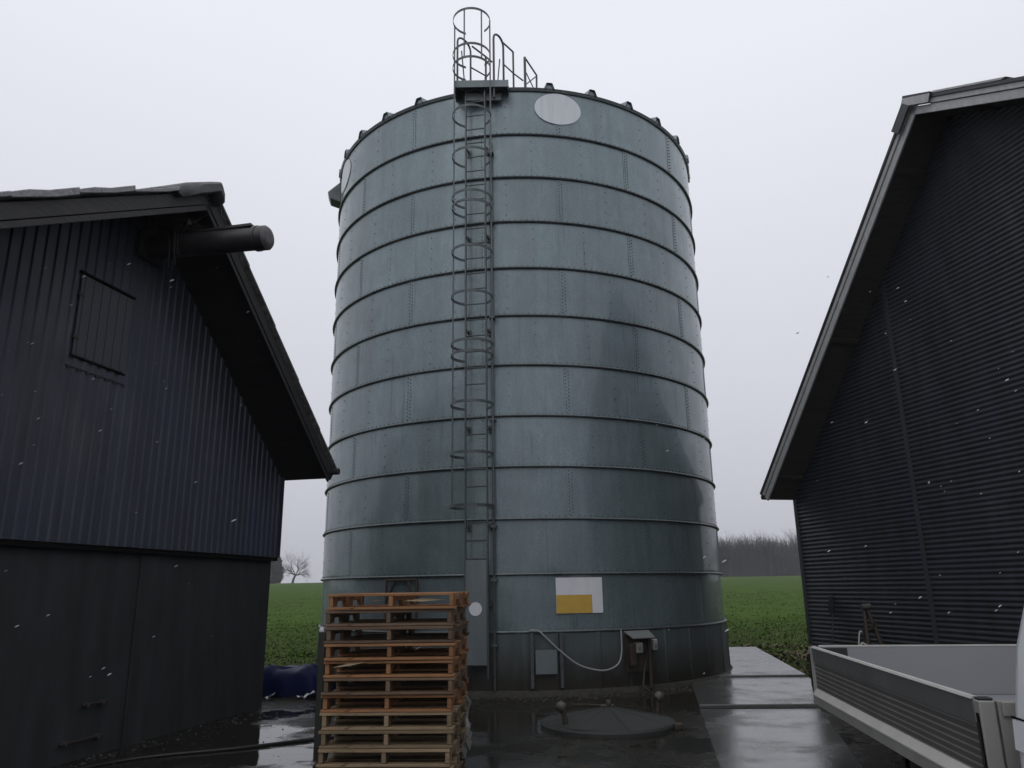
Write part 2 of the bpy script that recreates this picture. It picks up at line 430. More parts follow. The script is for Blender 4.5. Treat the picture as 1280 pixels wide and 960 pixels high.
def np_mesh(name, V, Q, ms, mi=None, smooth=False):
    me = bpy.data.meshes.new(name)
    k = Q.shape[1]
    me.vertices.add(len(V)); me.vertices.foreach_set('co', V.astype(np.float32).ravel())
    me.loops.add(Q.size); me.loops.foreach_set('vertex_index', Q.astype(np.int32).ravel())
    me.polygons.add(len(Q)); me.polygons.foreach_set('loop_start', np.arange(0, Q.size, k, dtype=np.int32))
    me.polygons.foreach_set('loop_total', np.full(len(Q), k, np.int32))
    for mm in (ms if isinstance(ms, (list, tuple)) else [ms]): me.materials.append(mm)
    if mi is not None: me.polygons.foreach_set('material_index', mi.astype(np.int32))
    if smooth: me.polygons.foreach_set('use_smooth', np.ones(len(Q), bool))
    me.update(calc_edges=True); me.validate()
    o = bpy.data.objects.new(name, me); COL.objects.link(o); return o
field = np_mesh('field', np.stack([X, Y, Z], -1).reshape(-1, 3), quads, M_field, smooth=True)
tag(field, kind='structure')

yb = MB()
yb.add([(x, y, 0) for x, y in YARD] , [tuple(range(len(YARD)))])
tag(yb.build('yard', M_yard), kind='structure')

# paler slabs along the right of the yard, stepping up a little towards the field
jd = Vector((math.sin(rad(10.3)), math.cos(rad(10.3)), 0)); jn = Vector((jd.y, -jd.x, 0))
J0 = Vector((2.38, 10.7, 0))
def Jx(y): return J0.x + (y - J0.y) * jd.x / jd.y
def Ex(y): return 4.98 + (y - 13.9) * (6.05 - 4.98) / (20.3 - 13.9)
sl = [(1.24, 5.9, .008), (5.94, 10.86, .010), (11.0, 14.07, .045), (14.10, 20.25, .075)]
for (y0, y1, zt) in sl:
    b = MB()
    t0, t1 = -.035, .02
    lo = [(Jx(y0) + .012, y0), (Ex(y0) if y1 > 11 else 3.98 + (y0 - 10.87) * .27, y0 - (.09 if y0 > 10 else .12)), (Ex(y1) if y1 > 11 else 3.98 + (y1 - 10.87) * .27, y1 - .12 * (y1 < 20)), (Jx(y1) + .012, y1)]  # near slabs cut short so the dark yard colour supplies the truck's shadow
    b.hexa([(x, y, -.05) for x, y in lo], [(x, y, zt) for x, y in lo])
    tag(b.build('concrete_slab', M_slab, bevel=.012), kind='structure')
# ------------------------------------------------------------------ silo
C0 = Vector((.13192, 16.44217, 0)); RS = 4.0427
TH0 = math.atan2(-C0.y, -C0.x)
def P(th, z, r=RS):
    a = TH0 + rad(th); return Vector((C0.x + r * math.cos(a), C0.y + r * math.sin(a), z))
silo = thing('grain_silo', 'tall round galvanised steel silo of bolted sheet rings between the two barns', 'silo', C0)
zr = [.932, 1.802, 2.667, 3.517, 4.37, 5.253, 6.144, 7.032, 7.922, 8.811, 9.69, 10.66]
NS = 180
def bolt(mb, th, z, r, s=.011, d=.012):
    c = P(th, z, r); n = (c - Vector((C0.x, C0.y, z))).normalized(); t = Vector((-n.y, n.x, 0)); u = Vector((0, 0, 1))
    vs = []
    for k, (q, dd) in enumerate(((s, 0), (s * .8, d))):
        for j in range(6):
            a = j * PI / 3; vs.append(c + (t * math.cos(a) + u * math.sin(a)) * q + n * dd)
    mb.add(vs, [(j, (j + 1) % 6, 6 + (j + 1) % 6, 6 + j) for j in range(6)] + [(6, 7, 8, 9, 10, 11)])
for k in range(11):
    z0, z1 = zr[k], zr[k + 1]
    b = MB()
    off = (11 if k % 2 == 0 else -9)
    zs_ = [z0, z0 + .03, z0 + .25, (z0 + z1) / 2, z1 - .25, z1 - .03, z1]
    for pnl in range(9):                                    # nine lapped sheets, each edge 4 mm over the next
        a0 = off + pnl * 40
        ths = [a0 + 40.25 * j / 22 for j in range(23)]
        rows = []
        for i_, z in enumerate(zs_):
            rows.append([P(th, z, RS + .0055 * (1 - j / 22) + .0012 * math.sin(pnl * 3 + i_ * 1.7 + j * .5 + k)) for j, th in enumerate(ths)])
        b.grid(rows)
        b.grid([[P(a0, z, RS - .02) for z in (z0, z1)], [P(a0, z, RS + .006) for z in (z0, z1)]])
    b.cur = 1
    for pnl in range(9):
        a0 = off + pnl * 40
        nb = 13
        for j in range(nb):
            z = z0 + .07 + (z1 - z0 - .14) * j / (nb - 1)
            bolt(b, a0 + .55, z, RS + .004); bolt(b, a0 + 1.25, z + .03, RS + .004) if j < nb - 1 else None
        for hs_ in (13.5, 26.8):
            for j in range(4):
                bolt(b, a0 + hs_, z0 + .14 + (z1 - z0 - .28) * j / 3, RS + .004, .008)
    for j in range(240):
        bolt(b, j * 1.5, z0 + .045, RS + .003, .009)
    o = put(b, 'wall_ring', [M_silo, M_bolt], silo, smooth=True, angle=25)
for k in range(12):
    z = zr[k]
    b = MB()
    if k < 11:
        prof = [(RS - .01, z - .02), (RS + .035, z - .018), (RS + .045, z), (RS + .035, z + .016), (RS - .01, z + .02)]
    else:
        prof = [(RS - .01, z - .045), (RS + .03, z - .045), (RS + .05, z + .012), (RS + .03, z + .03), (RS - .06, z + .03)]
    b.lathe(prof, (C0.x, C0.y, 0), NS)
    put(b, 'stiffener_ring' if k < 11 else 'eave_ring', M_ring, silo, smooth=True, angle=50)
b = MB()                                                     # ribbed skirt
rows = []
ths = []
for j in range(40):
    for (dt, dr) in ((0, .0), (7.2, .0), (7.4, .009), (7.8, .009), (8.0, .0)):
        ths.append((j * 9 + dt + .8 * math.sin(j * 2.3), dr))
for z, e_ in ((.05, .045), (.3, .04), (.6, .035), (.915, .03)):
    rows.append([P(t, z, RS + e_ + dr) for t, dr in ths])
b.grid(rows, True)
put(b, 'skirt', M_skirt, silo)
b = MB()
b.lathe([(RS - .1, .085), (RS + .075, .085), (RS + .095, .06), (RS + .11, -.02)], (C0.x, C0.y, 0), 90)
put(b, 'plinth', M_foot, silo, smooth=True, angle=30)
b = MB()
ROOF_S = .30
def roof_z(r): return 10.69 + (RS - r) * ROOF_S
b.lathe([(RS + .02, roof_z(RS) - .02), (RS - .05, roof_z(RS - .05)), (2.5, roof_z(2.5)), (.55, roof_z(.55)), (.5, roof_z(.5) + .3), (.0, roof_z(.5) + .38)], (C0.x, C0.y, 0), 120)
put(b, 'roof', M_silo, silo, smooth=True, angle=30)
for k in range(30):
    th = 9.7 + 12 * k
    b = MB()
    def rib(p, r, th=th):
        q = P(th, roof_z(r) + p[1], r); n = (q - C0); n.z = 0; n.normalize(); t = Vector((-n.y, n.x, 0)); return q + t * p[0]
    poly = [(-.10, -.02), (-.062, .10), (-.045, .115), (.045, .115), (.062, .10), (.10, -.02), (.075, -.02), (.03, .09), (-.03, .09), (-.075, -.02)]
    n = len(poly); st = [RS + .07, RS - .3, 2.0, .7]
    rows = [[rib((p[0] * (1 if r > 1.9 else .4), p[1]), r) for p in poly] for r in st]
    b.grid(rows, True)
    b.add([rib((p[0] * .94, p[1] * .9), RS + .045) for p in poly[:6]], [tuple(range(6))])
    put(b, 'roof_rib', M_silo, silo)
def curved(mb, outline, r, n=None, thick=.006):
    """closed outline of (theta, z) points as a thin plate bent round the shell"""
    cth = sum(p[0] for p in outline) / len(outline); cz = sum(p[1] for p in outline) / len(outline)
    N = len(outline); K = 6
    rows = [[P(cth + (t - cth) * s / K, cz + (z - cz) * s / K, r + thick) for t, z in outline] for s in range(1, K + 1)]
    rows.append([P(t, z, r) for t, z in outline])
    base = len(mb.v); mb.grid(rows, True)
    mb.add([P(cth, cz, r + thick)] + rows[0], [(0, 1 + j, 1 + (j + 1) % N) for j in range(N)])
def ell(cth, cz, ath, az, n=48): return [(cth + ath * math.cos(2 * PI * j / n), cz + az * math.sin(2 * PI * j / n)) for j in range(n)]
def rect(t0, t1, z0, z1, n=8):
    o = [(t0 + (t1 - t0) * j / n, z0) for j in range(n)] + [(t1, z0 + (z1 - z0) * j / n) for j in range(n)]
    return o + [(t1 - (t1 - t0) * j / n, z1) for j in range(n)] + [(t0, z1 - (z1 - z0) * j / n) for j in range(n)]
for cth in (12.0, -65.0):
    b = MB(); curved(b, ell(cth, 10.27, 6.35, .33), RS + .012)
    put(b, 'painted_disc', M_disc, silo, smooth=True, angle=30)
# hood on the left shoulder
b = MB()
hp = [(0, -.24), (.24, -.16), (.30, .0), (.0, .30)]
def hood(p, s): 
    q = P(-80, 10.35 + p[1], RS + p[0]); t = (P(-79, 0) - P(-80, 0)).normalized(); return q + t * s
b.prism(hp, lambda p: hood(p, -.18), lambda p: hood(p, .18))
put(b, 'overflow_hood', M_ring, silo, bevel=.01)
# access hatch in the skirt, and its two uprights
b = MB(); curved(b, rect(2.75, 7.35, .32, .67), RS + .075, thick=.012)
put(b, 'skirt_hatch', M_guard, silo, smooth=True, angle=30)
for th in (2.0, 8.3):
    b = MB()
    def up_(p, th=th):
        q = P(th, p[2], RS + p[0]); t = (P(th + 1, 0) - P(th, 0)).normalized(); return q + t * p[1]
    b.box((.05, -.025, .12), (.11, .025, .915), lambda v: up_(v))
    put(b, 'skirt_post', M_ladder, silo)
# braced frame low on the shell, half hidden by the pallets
b = MB()
def sh(th, z, r=RS + .06): return P(th, z, r)
for (a, c) in (((-33, 1.745), (-24.4, 1.745)), ((-33, 1.745), (-33, 1.0)), ((-24.4, 1.745), (-24.4, 1.0)), ((-33, 1.4), (-30.5, 1.72)), ((-24.4, 1.4), (-26.9, 1.72)), ((-33, 1.05), (-24.4, 1.05))):
    b.tube([sh(*a), sh(*c)], .022, 6)
put(b, 'braced_frame', M_iron, silo)

# sign plate
sign = thing('sign_plate', 'white sign plate with an ochre lower left block, fixed low on the silo', 'sign', P(13.1, 1.2, RS))
b = MB(); curved(b, rect(7.65, 18.5, 1.197, 1.742), RS + .016, thick=.006)
put(b, 'plate', M_white, sign, smooth=True, angle=30)
b = MB(); curved(b, rect(7.7, 15.9, 1.2, 1.478), RS + .0235, thick=.003)
put(b, 'colour_block', M_yellow, sign, smooth=True, angle=30)
b = MB()
for th in (12.9, 14.2, 15.85):
    b.grid([[P(th - .04, z, RS + .0238), P(th + .04, z, RS + .0238)] for z in (1.49, 1.735)])
put(b, 'sheet_seam', M_disc, sign)

# ------------------------------------------------------------------ ladder
LT = -9.5
lad = thing('caged_ladder', 'narrow galvanised ladder with a hooped safety cage up the front of the silo', 'ladder', P(LT, 0, RS + .18))
ln = (P(LT, 0, 5) - P(LT, 0, 4)).normalized(); lt = Vector((-ln.y, ln.x, 0)); L0 = P(LT, 0, RS)
def LP(s, o, z): return Vector((L0.x, L0.y, 0)) + lt * s + ln * o + Vector((0, 0, z))
for s in (-.18, .18):
    b = MB(); b.box((s - .012, .165, .28), (s + .012, .215, 10.75), lambda v: LP(v.x, v.y, v.z))
    put(b, 'stile', M_ladder, lad)
z = .62; 
while z < 10.75:
    b = MB(); b.tube([LP(-.18, .19, z), LP(.18, .19, z)], .0125, 6); put(b, 'rung', M_ladder, lad); z += .285
HR = .345; HC = .19 + .30
hoop_z = [2.827, 3.649, 4.461, 5.289, 5.482, 6.317, 7.136, 7.967, 8.152, 8.97, 9.805, 10.80, 11.08, 11.83]
a0 = math.asin(.18 / HR)
for z in hoop_z:
    b = MB(); pts = []
    for j in range(29):
        a = -PI / 2 + a0 + (2 * PI - 2 * a0) * j / 28
        pts.append(LP(HR * math.cos(a), HC + HR * math.sin(a), z))
    rows = []
    for i_, p in enumerate(pts):
        d = (p - LP(0, HC, z)).normalized()
        rows.append([p - d * .004 + Vector((0, 0, .026)), p + d * .004 + Vector((0, 0, .026)), p + d * .004 - Vector((0, 0, .02)), p - d * .004 - Vector((0, 0, .02))])
    b.grid(rows, True); put(b, 'hoop', M_ladder, lad, smooth=True)
for a in (-8, 45, 100, 150, 188):
    a = rad(a); r_ = HR - .006
    b = MB(); cx, cy = r_ * math.cos(a), HC + r_ * math.sin(a)
    if a in (rad(45), rad(100)):
        segs = [(10.80, 11.83)]
    else:
        segs = [(2.81, 11.84)]
    for z0, z1 in segs:
        b.box((cx - .013, cy - .004, z0), (cx + .013, cy + .004, z1), lambda v: LP(v.x, v.y, v.z))
    if a not in (rad(150),): put(b, 'cage_bar', M_ladder, lad)
for z in (1.35, 2.55, 4.15, 5.85, 7.6, 9.35):
    for s in (-.16, .2):
        b = MB(); b.box((s - .035, .006, z - .06), (s + .035, .03, z + .06), lambda v: LP(v.x, v.y, v.z)); b.box((s - .012, .03, z - .02), (s + .012, .17, z + .02), lambda v: LP(v.x, v.y, v.z))
        put(b, 'wall_bracket', M_ring, lad)
b = MB(); b.box((-.165, .222, .47), (.165, .228, 2.03), lambda v: LP(v.x, v.y, v.z))
gp = put(b, 'guard_panel', M_guard, lad)
b = MB(); b.tube([LP(-.01, .229, 1.29), LP(-.01, .233, 1.29)], .102, 24)
put(b, 'round_sticker', M_white, gp)
# standpipe just right of the ladder
pipe = MB(); pipe.tube([P(-5.9, z, RS + .10) for z in (.1, 2, 4, 6, 9.6)], .02, 8)
stand = thing('conduit_pipe', 'thin steel conduit rising right beside the silo ladder', 'pipe', P(-5.9, .1, RS + .1))
put(pipe, 'pipe', M_ladder, stand, smooth=True)
for z in (.75, 1.72, 2.55, 4.3, 6.1, 7.9, 9.3):
    b = MB(); b.box((.0, -.045, z - .02), (.125, .045, z + .02), lambda v: P(-5.9, v.z, RS + v.x) + (P(-4.9, 0) - P(-5.9, 0)).normalized() * v.y)
    put(b, 'pipe_clip', M_ring, stand)

# landing and handrails on the roof edge
land = thing('roof_landing', 'small steel landing with handrails on the silo roof edge at the ladder top', 'platform', (-.5, 12.4, 10.62))
b = MB(); b.box((-.98, 12.16, 10.55), (.02, 12.18, 10.70)); b.box((-.98, 12.18, 10.67), (.02, 13.0, 10.70)); b.box((.0, 12.18, 10.52), (.02, 13.0, 10.67)); b.box((-.98, 12.18, 10.52), (-.96, 13.0, 10.67))
put(b, 'deck', M_guard, land, bevel=.004)
b = MB(); b.box((-.80, 12.30, 10.36), (-.12, 12.33, 10.52)); put(b, 'recess_shade', M_ring, land, bevel=.004)  # dark plate standing in for the shaded recess under the landing
def rail(pts, r=.017):
    b = MB(); b.tube(pts, r, 8); return put(b, 'handrail', M_ladder, land, smooth=True)
def arch(p0, p1, zt, z0, z1):
    p0, p1 = Vector(p0), Vector(p1); out = [Vector((*p0, z0)), Vector((*p0, zt - .16))]
    for j in range(1, 8):
        t = j / 8; out.append(Vector((*(p0.lerp(p1, .5 - .5 * math.cos(PI * t))), zt - .16 + .16 * math.sin(PI * t))))
    out += [Vector((*p1, zt - .16)), Vector((*p1, z1))]; return out
rail(arch((-.25, 12.2), (-.07, 12.45), 11.80, 10.35, 10.7), .021)
rail(arch((-.93, 12.2), (-.70, 12.5), 11.74, 10.68, 10.7), .019)
rail([(-.08, 12.45, 11.75), (.12, 12.75, 11.77)]); rail([(.12, 12.75, 11.77), (.12, 12.75, 10.7)], .019)
rail([(-.07, 12.45, 11.26), (.12, 12.75, 11.28), (.31, 13.0, 11.30)], .014)
rail([(.35, 12.9, 11.76), (.35, 12.9, 10.7)], .026)
rail([(.37, 12.92, 11.74), (.59, 13.2, 11.57)]); rail([(.59, 13.2, 11.57), (.58, 13.2, 11.0)], .019)
rail([(.36, 12.92, 11.15), (.59, 13.2, 11.55)], .012); rail([(.36, 12.92, 11.45), (.57, 13.2, 11.15)], .012)
rail([(-.67, 12.5, 11.71), (-.42, 12.85, 11.75), (-.30, 13.0, 11.74)]); rail([(-.42, 12.85, 11.75), (-.42, 12.85, 10.7)], .02); rail([(-.70, 12.5, 11.24), (-.41, 12.85, 11.3)], .014)
rail([(-.80, 12.35, 10.7), (-.86, 12.3, 11.45)], .012); rail([(-.2, 12.5, 10.7), (-.14, 12.42, 11.35)], .012)
# ------------------------------------------------------------------ switch box, cable
sw = thing('switch_box', 'grey weatherproof switch box under a small sheet canopy on the silo skirt', 'switch box', P(26.5, .3, RS + .05))
def SW(v, th=26.3):
    q = P(th, v.z, RS + v.x); t = (P(th + 1, 0) - P(th, 0)).normalized(); return q + t * v.y
b = MB()
b.hexa([SW(Vector(p)) for p in ((.06, -.24, .895), (.27, -.21, .80), (.27, .21, .80), (.06, .24, .895))], [SW(Vector(p)) for p in ((.06, -.24, .91), (.27, -.21, .815), (.27, .21, .815), (.06, .24, .91))])
put(b, 'canopy', M_box, sw)
b = MB(); b.box((.07, -.24, .30), (.10, .24, .86), SW); put(b, 'back_board', M_iron, sw)
b = MB(); b.box((.10, -.10, .58), (.19, .03, .74), SW)
s1 = put(b, 'socket', M_socket, sw, bevel=.012)
b = MB(); b.tube([SW(Vector((.188, -.035, .65))), SW(Vector((.205, -.035, .65)))], .038, 14); put(b, 'socket_cover', M_box, s1)
b = MB(); b.box((.10, -.22, .40), (.22, -.12, .72), SW); put(b, 'breaker_case', M_iron, sw, bevel=.01)
b = MB(); b.tube([SW(Vector((.12, .10, .72))), SW(Vector((.14, .14, .55))), SW(Vector((.12, .08, .35))), SW(Vector((.2, -.02, .1))), SW(Vector((.35, .0, .02)))], .014, 6); put(b, 'lead', M_hose, sw, smooth=True)
b = MB(); b.tube([SW(Vector((.13, .19, .05))), SW(Vector((.13, .19, .86)))], .03, 8); put(b, 'support_post', M_iron, sw)
s2 = thing('wall_socket', 'small off-white socket right of the canopied switch box', 'socket', P(30.6, .6, RS + .05))
def SW2(v): return SW(v, 30.8)
b = MB(); b.box((.045, -.045, .60), (.13, .045, .77), SW2); k_ = put(b, 'case', M_socket, s2, bevel=.012)
b = MB(); b.box((.132, -.022, .63), (.136, .022, .70), SW2); put(b, 'socket_flap', M_box, k_)
cabpts = []
for (th, z, r) in ((1.5, .955, .075), (3.4, .95, .085), (5.5, .82, .10), (8.2, .64, .12), (12, .44, .13), (16.3, .355, .14), (19, .37, .14), (21.0, .45, .13), (21.9, .6, .11), (22.1, .8, .10), (22.15, .935, .09)):
    cabpts.append(P(th, z, RS + r))
def smooth_pts(pts, k=5):
    out = []; n = len(pts)
    for i in range(n - 1):
        p0, p1, p2, p3 = pts[max(i - 1, 0)], pts[i], pts[i + 1], pts[min(i + 2, n - 1)]
        for j in range(k):
            t = j / k
            out.append(.5 * ((2 * p1) + (p2 - p0) * t + (2 * p0 - 5 * p1 + 4 * p2 - p3) * t * t + (3 * p1 - p0 - 3 * p2 + p3) * t ** 3))
    out.append(pts[-1]); return out
b = MB(); b.tube(smooth_pts(cabpts), .013, 8)
tag(b.build('cable', M_cable, smooth=True), 'pale grey cable sagging in a loop across the silo skirt', 'cable')

# ------------------------------------------------------------------ left barn
la = rad(12.5); ld = Vector((math.sin(la), math.cos(la), 0)); lnn = Vector((math.cos(la), -math.sin(la), 0)); LC = Vector((-3.656, 11.703, 0))
def LB(u, w, z): return LC - ld * u + lnn * w + Vector((0, 0, z))
barn = thing('barn', 'dark barn on the left with ribbed blue-grey gable cladding above a rendered base', 'barn', LC)
RU, RZ, EZ, OH = 3.46, 6.12, 3.345, .87
SL_F = (RZ - EZ) / (RU + .04); SL_N = .578; UN = 7.7; ZB = 2.115; DEPTH = 9.0
def roofl(u): return RZ - (RU - u) * SL_F if u < RU else RZ - (u - RU) * SL_N
b = MB()
b.prism([(0, -.1), (UN, -.1), (UN, ZB), (0, ZB)], lambda p: LB(p[0], 0, p[1]), lambda p: LB(p[0], -.3, p[1]))
b.prism([(0, -.1), (.3, -.1), (.3, ZB), (0, ZB)], lambda p: LB(p[0], -.3, p[1]), lambda p: LB(p[0], -DEPTH, p[1]))
put(b, 'base_wall', M_render, barn)
for u0 in (2.55, 5.9):
    b = MB(); b.box((u0, .003, -.1), (u0 + .32, .022, ZB - .08), lambda v: LB(v.x, v.y, v.z)); put(b, 'pilaster', M_render, barn, bevel=.015)
# ribbed cladding
b = MB(); pitch_ = .133; us = []
u = -.05
while u < UN:
    for du, dw in ((0, .0), (.045, .0), (.06, .017), (.105, .017), (.12, .0)):
        us.append((u + du, .075 + dw))
    u += pitch_
us = [x for x in us if x[0] < UN]
zcut = lambda uu: roofl(min(max(uu, 0), UN)) - .10
rows = [[LB(uu, w, ZB - .02) for uu, w in us], [LB(uu, w, ZB + .6) for uu, w in us], [LB(uu, w, max(zcut(uu), ZB + .7)) for uu, w in us]]
b.grid(rows)
b.grid([[LB(uu, w, ZB - .02) for uu, w in us], [LB(uu, 0, ZB - .02) for uu, w in us]])
put(b, 'cladding', M_clad_blue, barn)
b = MB(); b.box((-.06, .0, ZB - .03), (-.045, .108, EZ - .02), lambda v: LB(v.x, v.y, v.z)); b.box((-.06, -DEPTH, ZB), (-.04, .0, EZ - .05), lambda v: LB(v.x, v.y, v.z))
put(b, 'corner_flashing', M_clad_blue, barn)
b = MB(); b.box((-.05, .0, ZB - .075), (UN, .072, ZB - .03), lambda v: LB(v.x, v.y, v.z)); put(b, 'drip_strip', M_gap, barn)
# hatch
b = MB()
b.box((3.6, .093, 3.98), (4.36, .1, 4.86), lambda v: LB(v.x, v.y, v.z))
ht = put(b, 'hatch', M_hatch, barn)
b = MB()
for k in range(6):
    uu = 3.63 + k * .125
    b.box((uu, .1005, 3.99), (uu + .06, .105, 4.85), lambda v: LB(v.x, v.y, v.z))
put(b, 'hatch_rib', M_hatch, ht)
b = MB(); b.box((3.57, .093, 4.866), (4.40, .12, 4.89), lambda v: LB(v.x, v.y, v.z)); put(b, 'hatch_head', M_gap, barn)  # near-black strip painting the shaded gap line above the hatch
b = MB(); b.box((3.58, .093, 3.955), (4.38, .104, 3.972), lambda v: LB(v.x, v.y, v.z))
put(b, 'hatch_bottom_gap', M_gap, barn)  # matching dark strip for the shaded gap below the hatch
for zz in (4.15, 4.62):
    b = MB(); b.box((4.31, .1055, zz), (4.39, .111, zz + .035), lambda v: LB(v.x, v.y, v.z)); put(b, 'hinge', M_iron, ht)
b = MB()
for k in range(7):
    uu = 3.57 + k * .133
    b.box((uu, .093, 3.825), (uu + .035, .104, 3.85), lambda v: LB(v.x, v.y, v.z))
b.box((3.55, .093, 3.848), (4.42, .1, 3.858), lambda v: LB(v.x, v.y, v.z))
put(b, 'hatch_sill', M_black, barn)
# roof: two corrugated slopes; fascias and soffits of the gable overhang
def slope_fn(far):
    if far: return lambda s: (RU - s * math.cos(math.atan(SL_F)), RZ - s * math.sin(math.atan(SL_F)))
    return lambda s: (RU + s * math.cos(math.atan(SL_N)), RZ - s * math.sin(math.atan(SL_N)))
for far, Ln in ((True, (RU + .12) / math.cos(math.atan(SL_F))), (False, (UN + .3 - RU) / math.cos(math.atan(SL_N)))):
    fn = slope_fn(far); ang = math.atan(SL_F if far else SL_N); nu, nzz = (-math.sin(ang) if far else math.sin(ang)), math.cos(ang)
    b = MB(); pts = []
    w = OH + .05
    ws = []
    while w > -DEPTH: ws.append(w); w -= .045
    def rp(s, w, h):
        uu, zz = fn(s); return LB(uu + nu * h, w, zz + nzz * h)
    nseg = 5
    for kk in range(nseg):
        s0, s1 = Ln * kk / nseg, Ln * (kk + 1) / nseg + .08
        hh = lambda w: .095 + .022 * math.sin(w / .177 * 2 * PI)
        b.grid([[rp(s, w, hh(w) + (.012 if s == s0 else .03)) for w in ws] for s in (s0, min(s1, Ln))])
        b.grid([[rp(s, w, hh(w) + (.0 if s == s0 else .018)) for w in ws] for s in (s0, min(s1, Ln))])
        b.grid([[rp(min(s1, Ln), w, hh(w) + .03) for w in ws], [rp(min(s1, Ln), w, hh(w) + .018) for w in ws]])
        b.grid([[rp(s0, ws[0], hh(ws[0]) + .012), rp(min(s1, Ln), ws[0], hh(ws[0]) + .03)], [rp(s0, ws[0], hh(ws[0]) - .01), rp(min(s1, Ln), ws[0], hh(ws[0]) + .0)]])
    put(b, 'roof_slope', M_roof, barn, smooth=True, angle=60)
    b = MB()
    b.prism([(0, -.03), (Ln, -.03), (Ln, .07), (0, .07)], lambda p: rp(p[0], OH - .03, p[1]), lambda p: rp(p[0], -DEPTH, p[1]))
    put(b, 'soffit', M_black, barn)
    b = MB()
    dpt = -.135 if not far else -.13
    b.prism([(-.02 if far else .0, dpt * .5), (Ln, dpt * .5), (Ln, .075), (0, .075)], lambda p: rp(p[0], OH, p[1]), lambda p: rp(p[0], OH - .028, p[1]))
    b.prism([(0, dpt), (Ln - .02, dpt), (Ln - .02, dpt * .5 - .006), (0, dpt * .5 - .006)], lambda p: rp(p[0], OH - .012, p[1]), lambda p: rp(p[0], OH - .04, p[1]))
    put(b, 'bargeboard', M_fascia if not far else M_black, barn, bevel=.004)
for kk in range(6):
    fn = slope_fn(False); ang = math.atan(SL_N)
    s0 = .62 + kk * .78; s1 = s0 + .77
    def vp_(s_, w, h): uu, zz = fn(s_); return LB(uu + math.sin(ang) * h, w, zz + math.cos(ang) * h)
    b = MB(); h0 = .10 + .012 * (kk % 2); h1 = h0 + .035 + .012 * (kk % 3)
    b.prism([(s0, h0), (s0 + .3, h0 - .01), (s1, h0 + .004), (s1 + .02, h1 - .008), (s1 - .2, h1 + .006), (s0 + .35, h1 - .006), (s0 - .02, h1 + .01)], lambda p: vp_(p[0], OH + .075, p[1]), lambda p: vp_(p[0], OH - .05, p[1]))
    put(b, 'verge_tile', M_verge, barn, bevel=.006)
# ridge cap: heavy folded cap with a rounded nose
b = MB()
cap = []
ca, cn = math.atan(SL_F), math.atan(SL_N)
prof = [(-.17, .0), (-.16, .07), (-.07, .12), (.0, .135), (.12, .14), (.62, .14), (.72, .10), (.74, .02), (.66, -.04), (0, -.02), (-.14, -.04)]
def capf(p, w):
    s, h = p
    if s < 0: uu, zz = RU + s * math.cos(ca), RZ + s * math.sin(ca)
    else: uu, zz = RU + s * math.cos(cn), RZ - s * math.sin(cn)
    return LB(uu, w, zz + h + .07)
st = [(OH + .15, .6), (OH + .13, .86), (OH + .08, 1.0), (OH - .2, 1.0), (-DEPTH, 1.0)]
rows = [[capf((p[0] * k, .05 + (p[1] - .05) * k), w) for p in prof] for w, k in st]
b.grid(rows, True); b.add(rows[0], [tuple(range(len(prof)))])
put(b, 'ridge_cap', M_ridge, barn, smooth=True, angle=45)
# gutter along the far eave, its end stub just past the bargeboard
b = MB(); pts = [LB(-.07, w, EZ + .01) for w in (OH + .13, OH - .5, -DEPTH)]
b.tube(pts, .05, 10); put(b, 'gutter', M_black, barn, smooth=True)
# hoist tube through the gable
b = MB()
def tb(w, a, r): return LB(RU + r * math.cos(a), w, 5.56 - .03 * w + r * math.sin(a))
rows = [[tb(w, 2 * PI * j / 20, r) for j in range(20)] for w, r in ((-.2, .135), (1.53, .135), (1.53, .15), (1.57, .15), (1.57, .143), (1.66, .143))]
b.grid(rows, True)
hoist = put(b, 'hoist_tube', M_tube, barn, smooth=True, angle=35)
b = MB(); rows = [[tb(w, 2 * PI * j / 20, r) for j in range(20)] for w, r in ((1.662, .143), (1.69, .12), (1.70, .06))]; b.grid(rows, True); b.add(rows[-1], [tuple(range(20))])
put(b, 'tube_cap', M_tubecap, hoist, smooth=True, angle=50)
b = MB(); b.box((RU - .09, .75, 5.645), (RU + .09, 1.5, 5.675), lambda v: LB(v.x, v.y, v.z)); put(b, 'tube_rail', M_tube, hoist)
b = MB(); b.box((RU - .2, .1, 5.40), (RU + .2, .16, 5.72), lambda v: LB(v.x, v.y, v.z))
put(b, 'wall_plate', M_tube, hoist)
b = MB()
b.tube([LB(RU - .1, .35, 5.72), LB(RU + .16, .75, 5.74)], .03, 6)
for k in range(90):
    p = LB(RU + random.gauss(.1, .14), .55 + random.gauss(0, .22), 5.72 + abs(random.gauss(0, .05)))
    q = p + Vector((random.gauss(0, .1), random.gauss(0, .1), random.gauss(-.02, .06)))
    b.tube([p, q], .004, 3)
for k in range(5):
    p = LB(RU + .155 + random.random() * .03, .45 + random.random() * .3, 5.74); b.tube([p, p + Vector((.05 * random.random(), 0, -.25 - random.random() * .08)), p + Vector((.05, .02, -.36 - random.random() * .2))], .004, 3)
tag(b.build('bird_nest', M_straw), 'ragged old straw nest on the hoist tube under the left barn roof', 'nest')
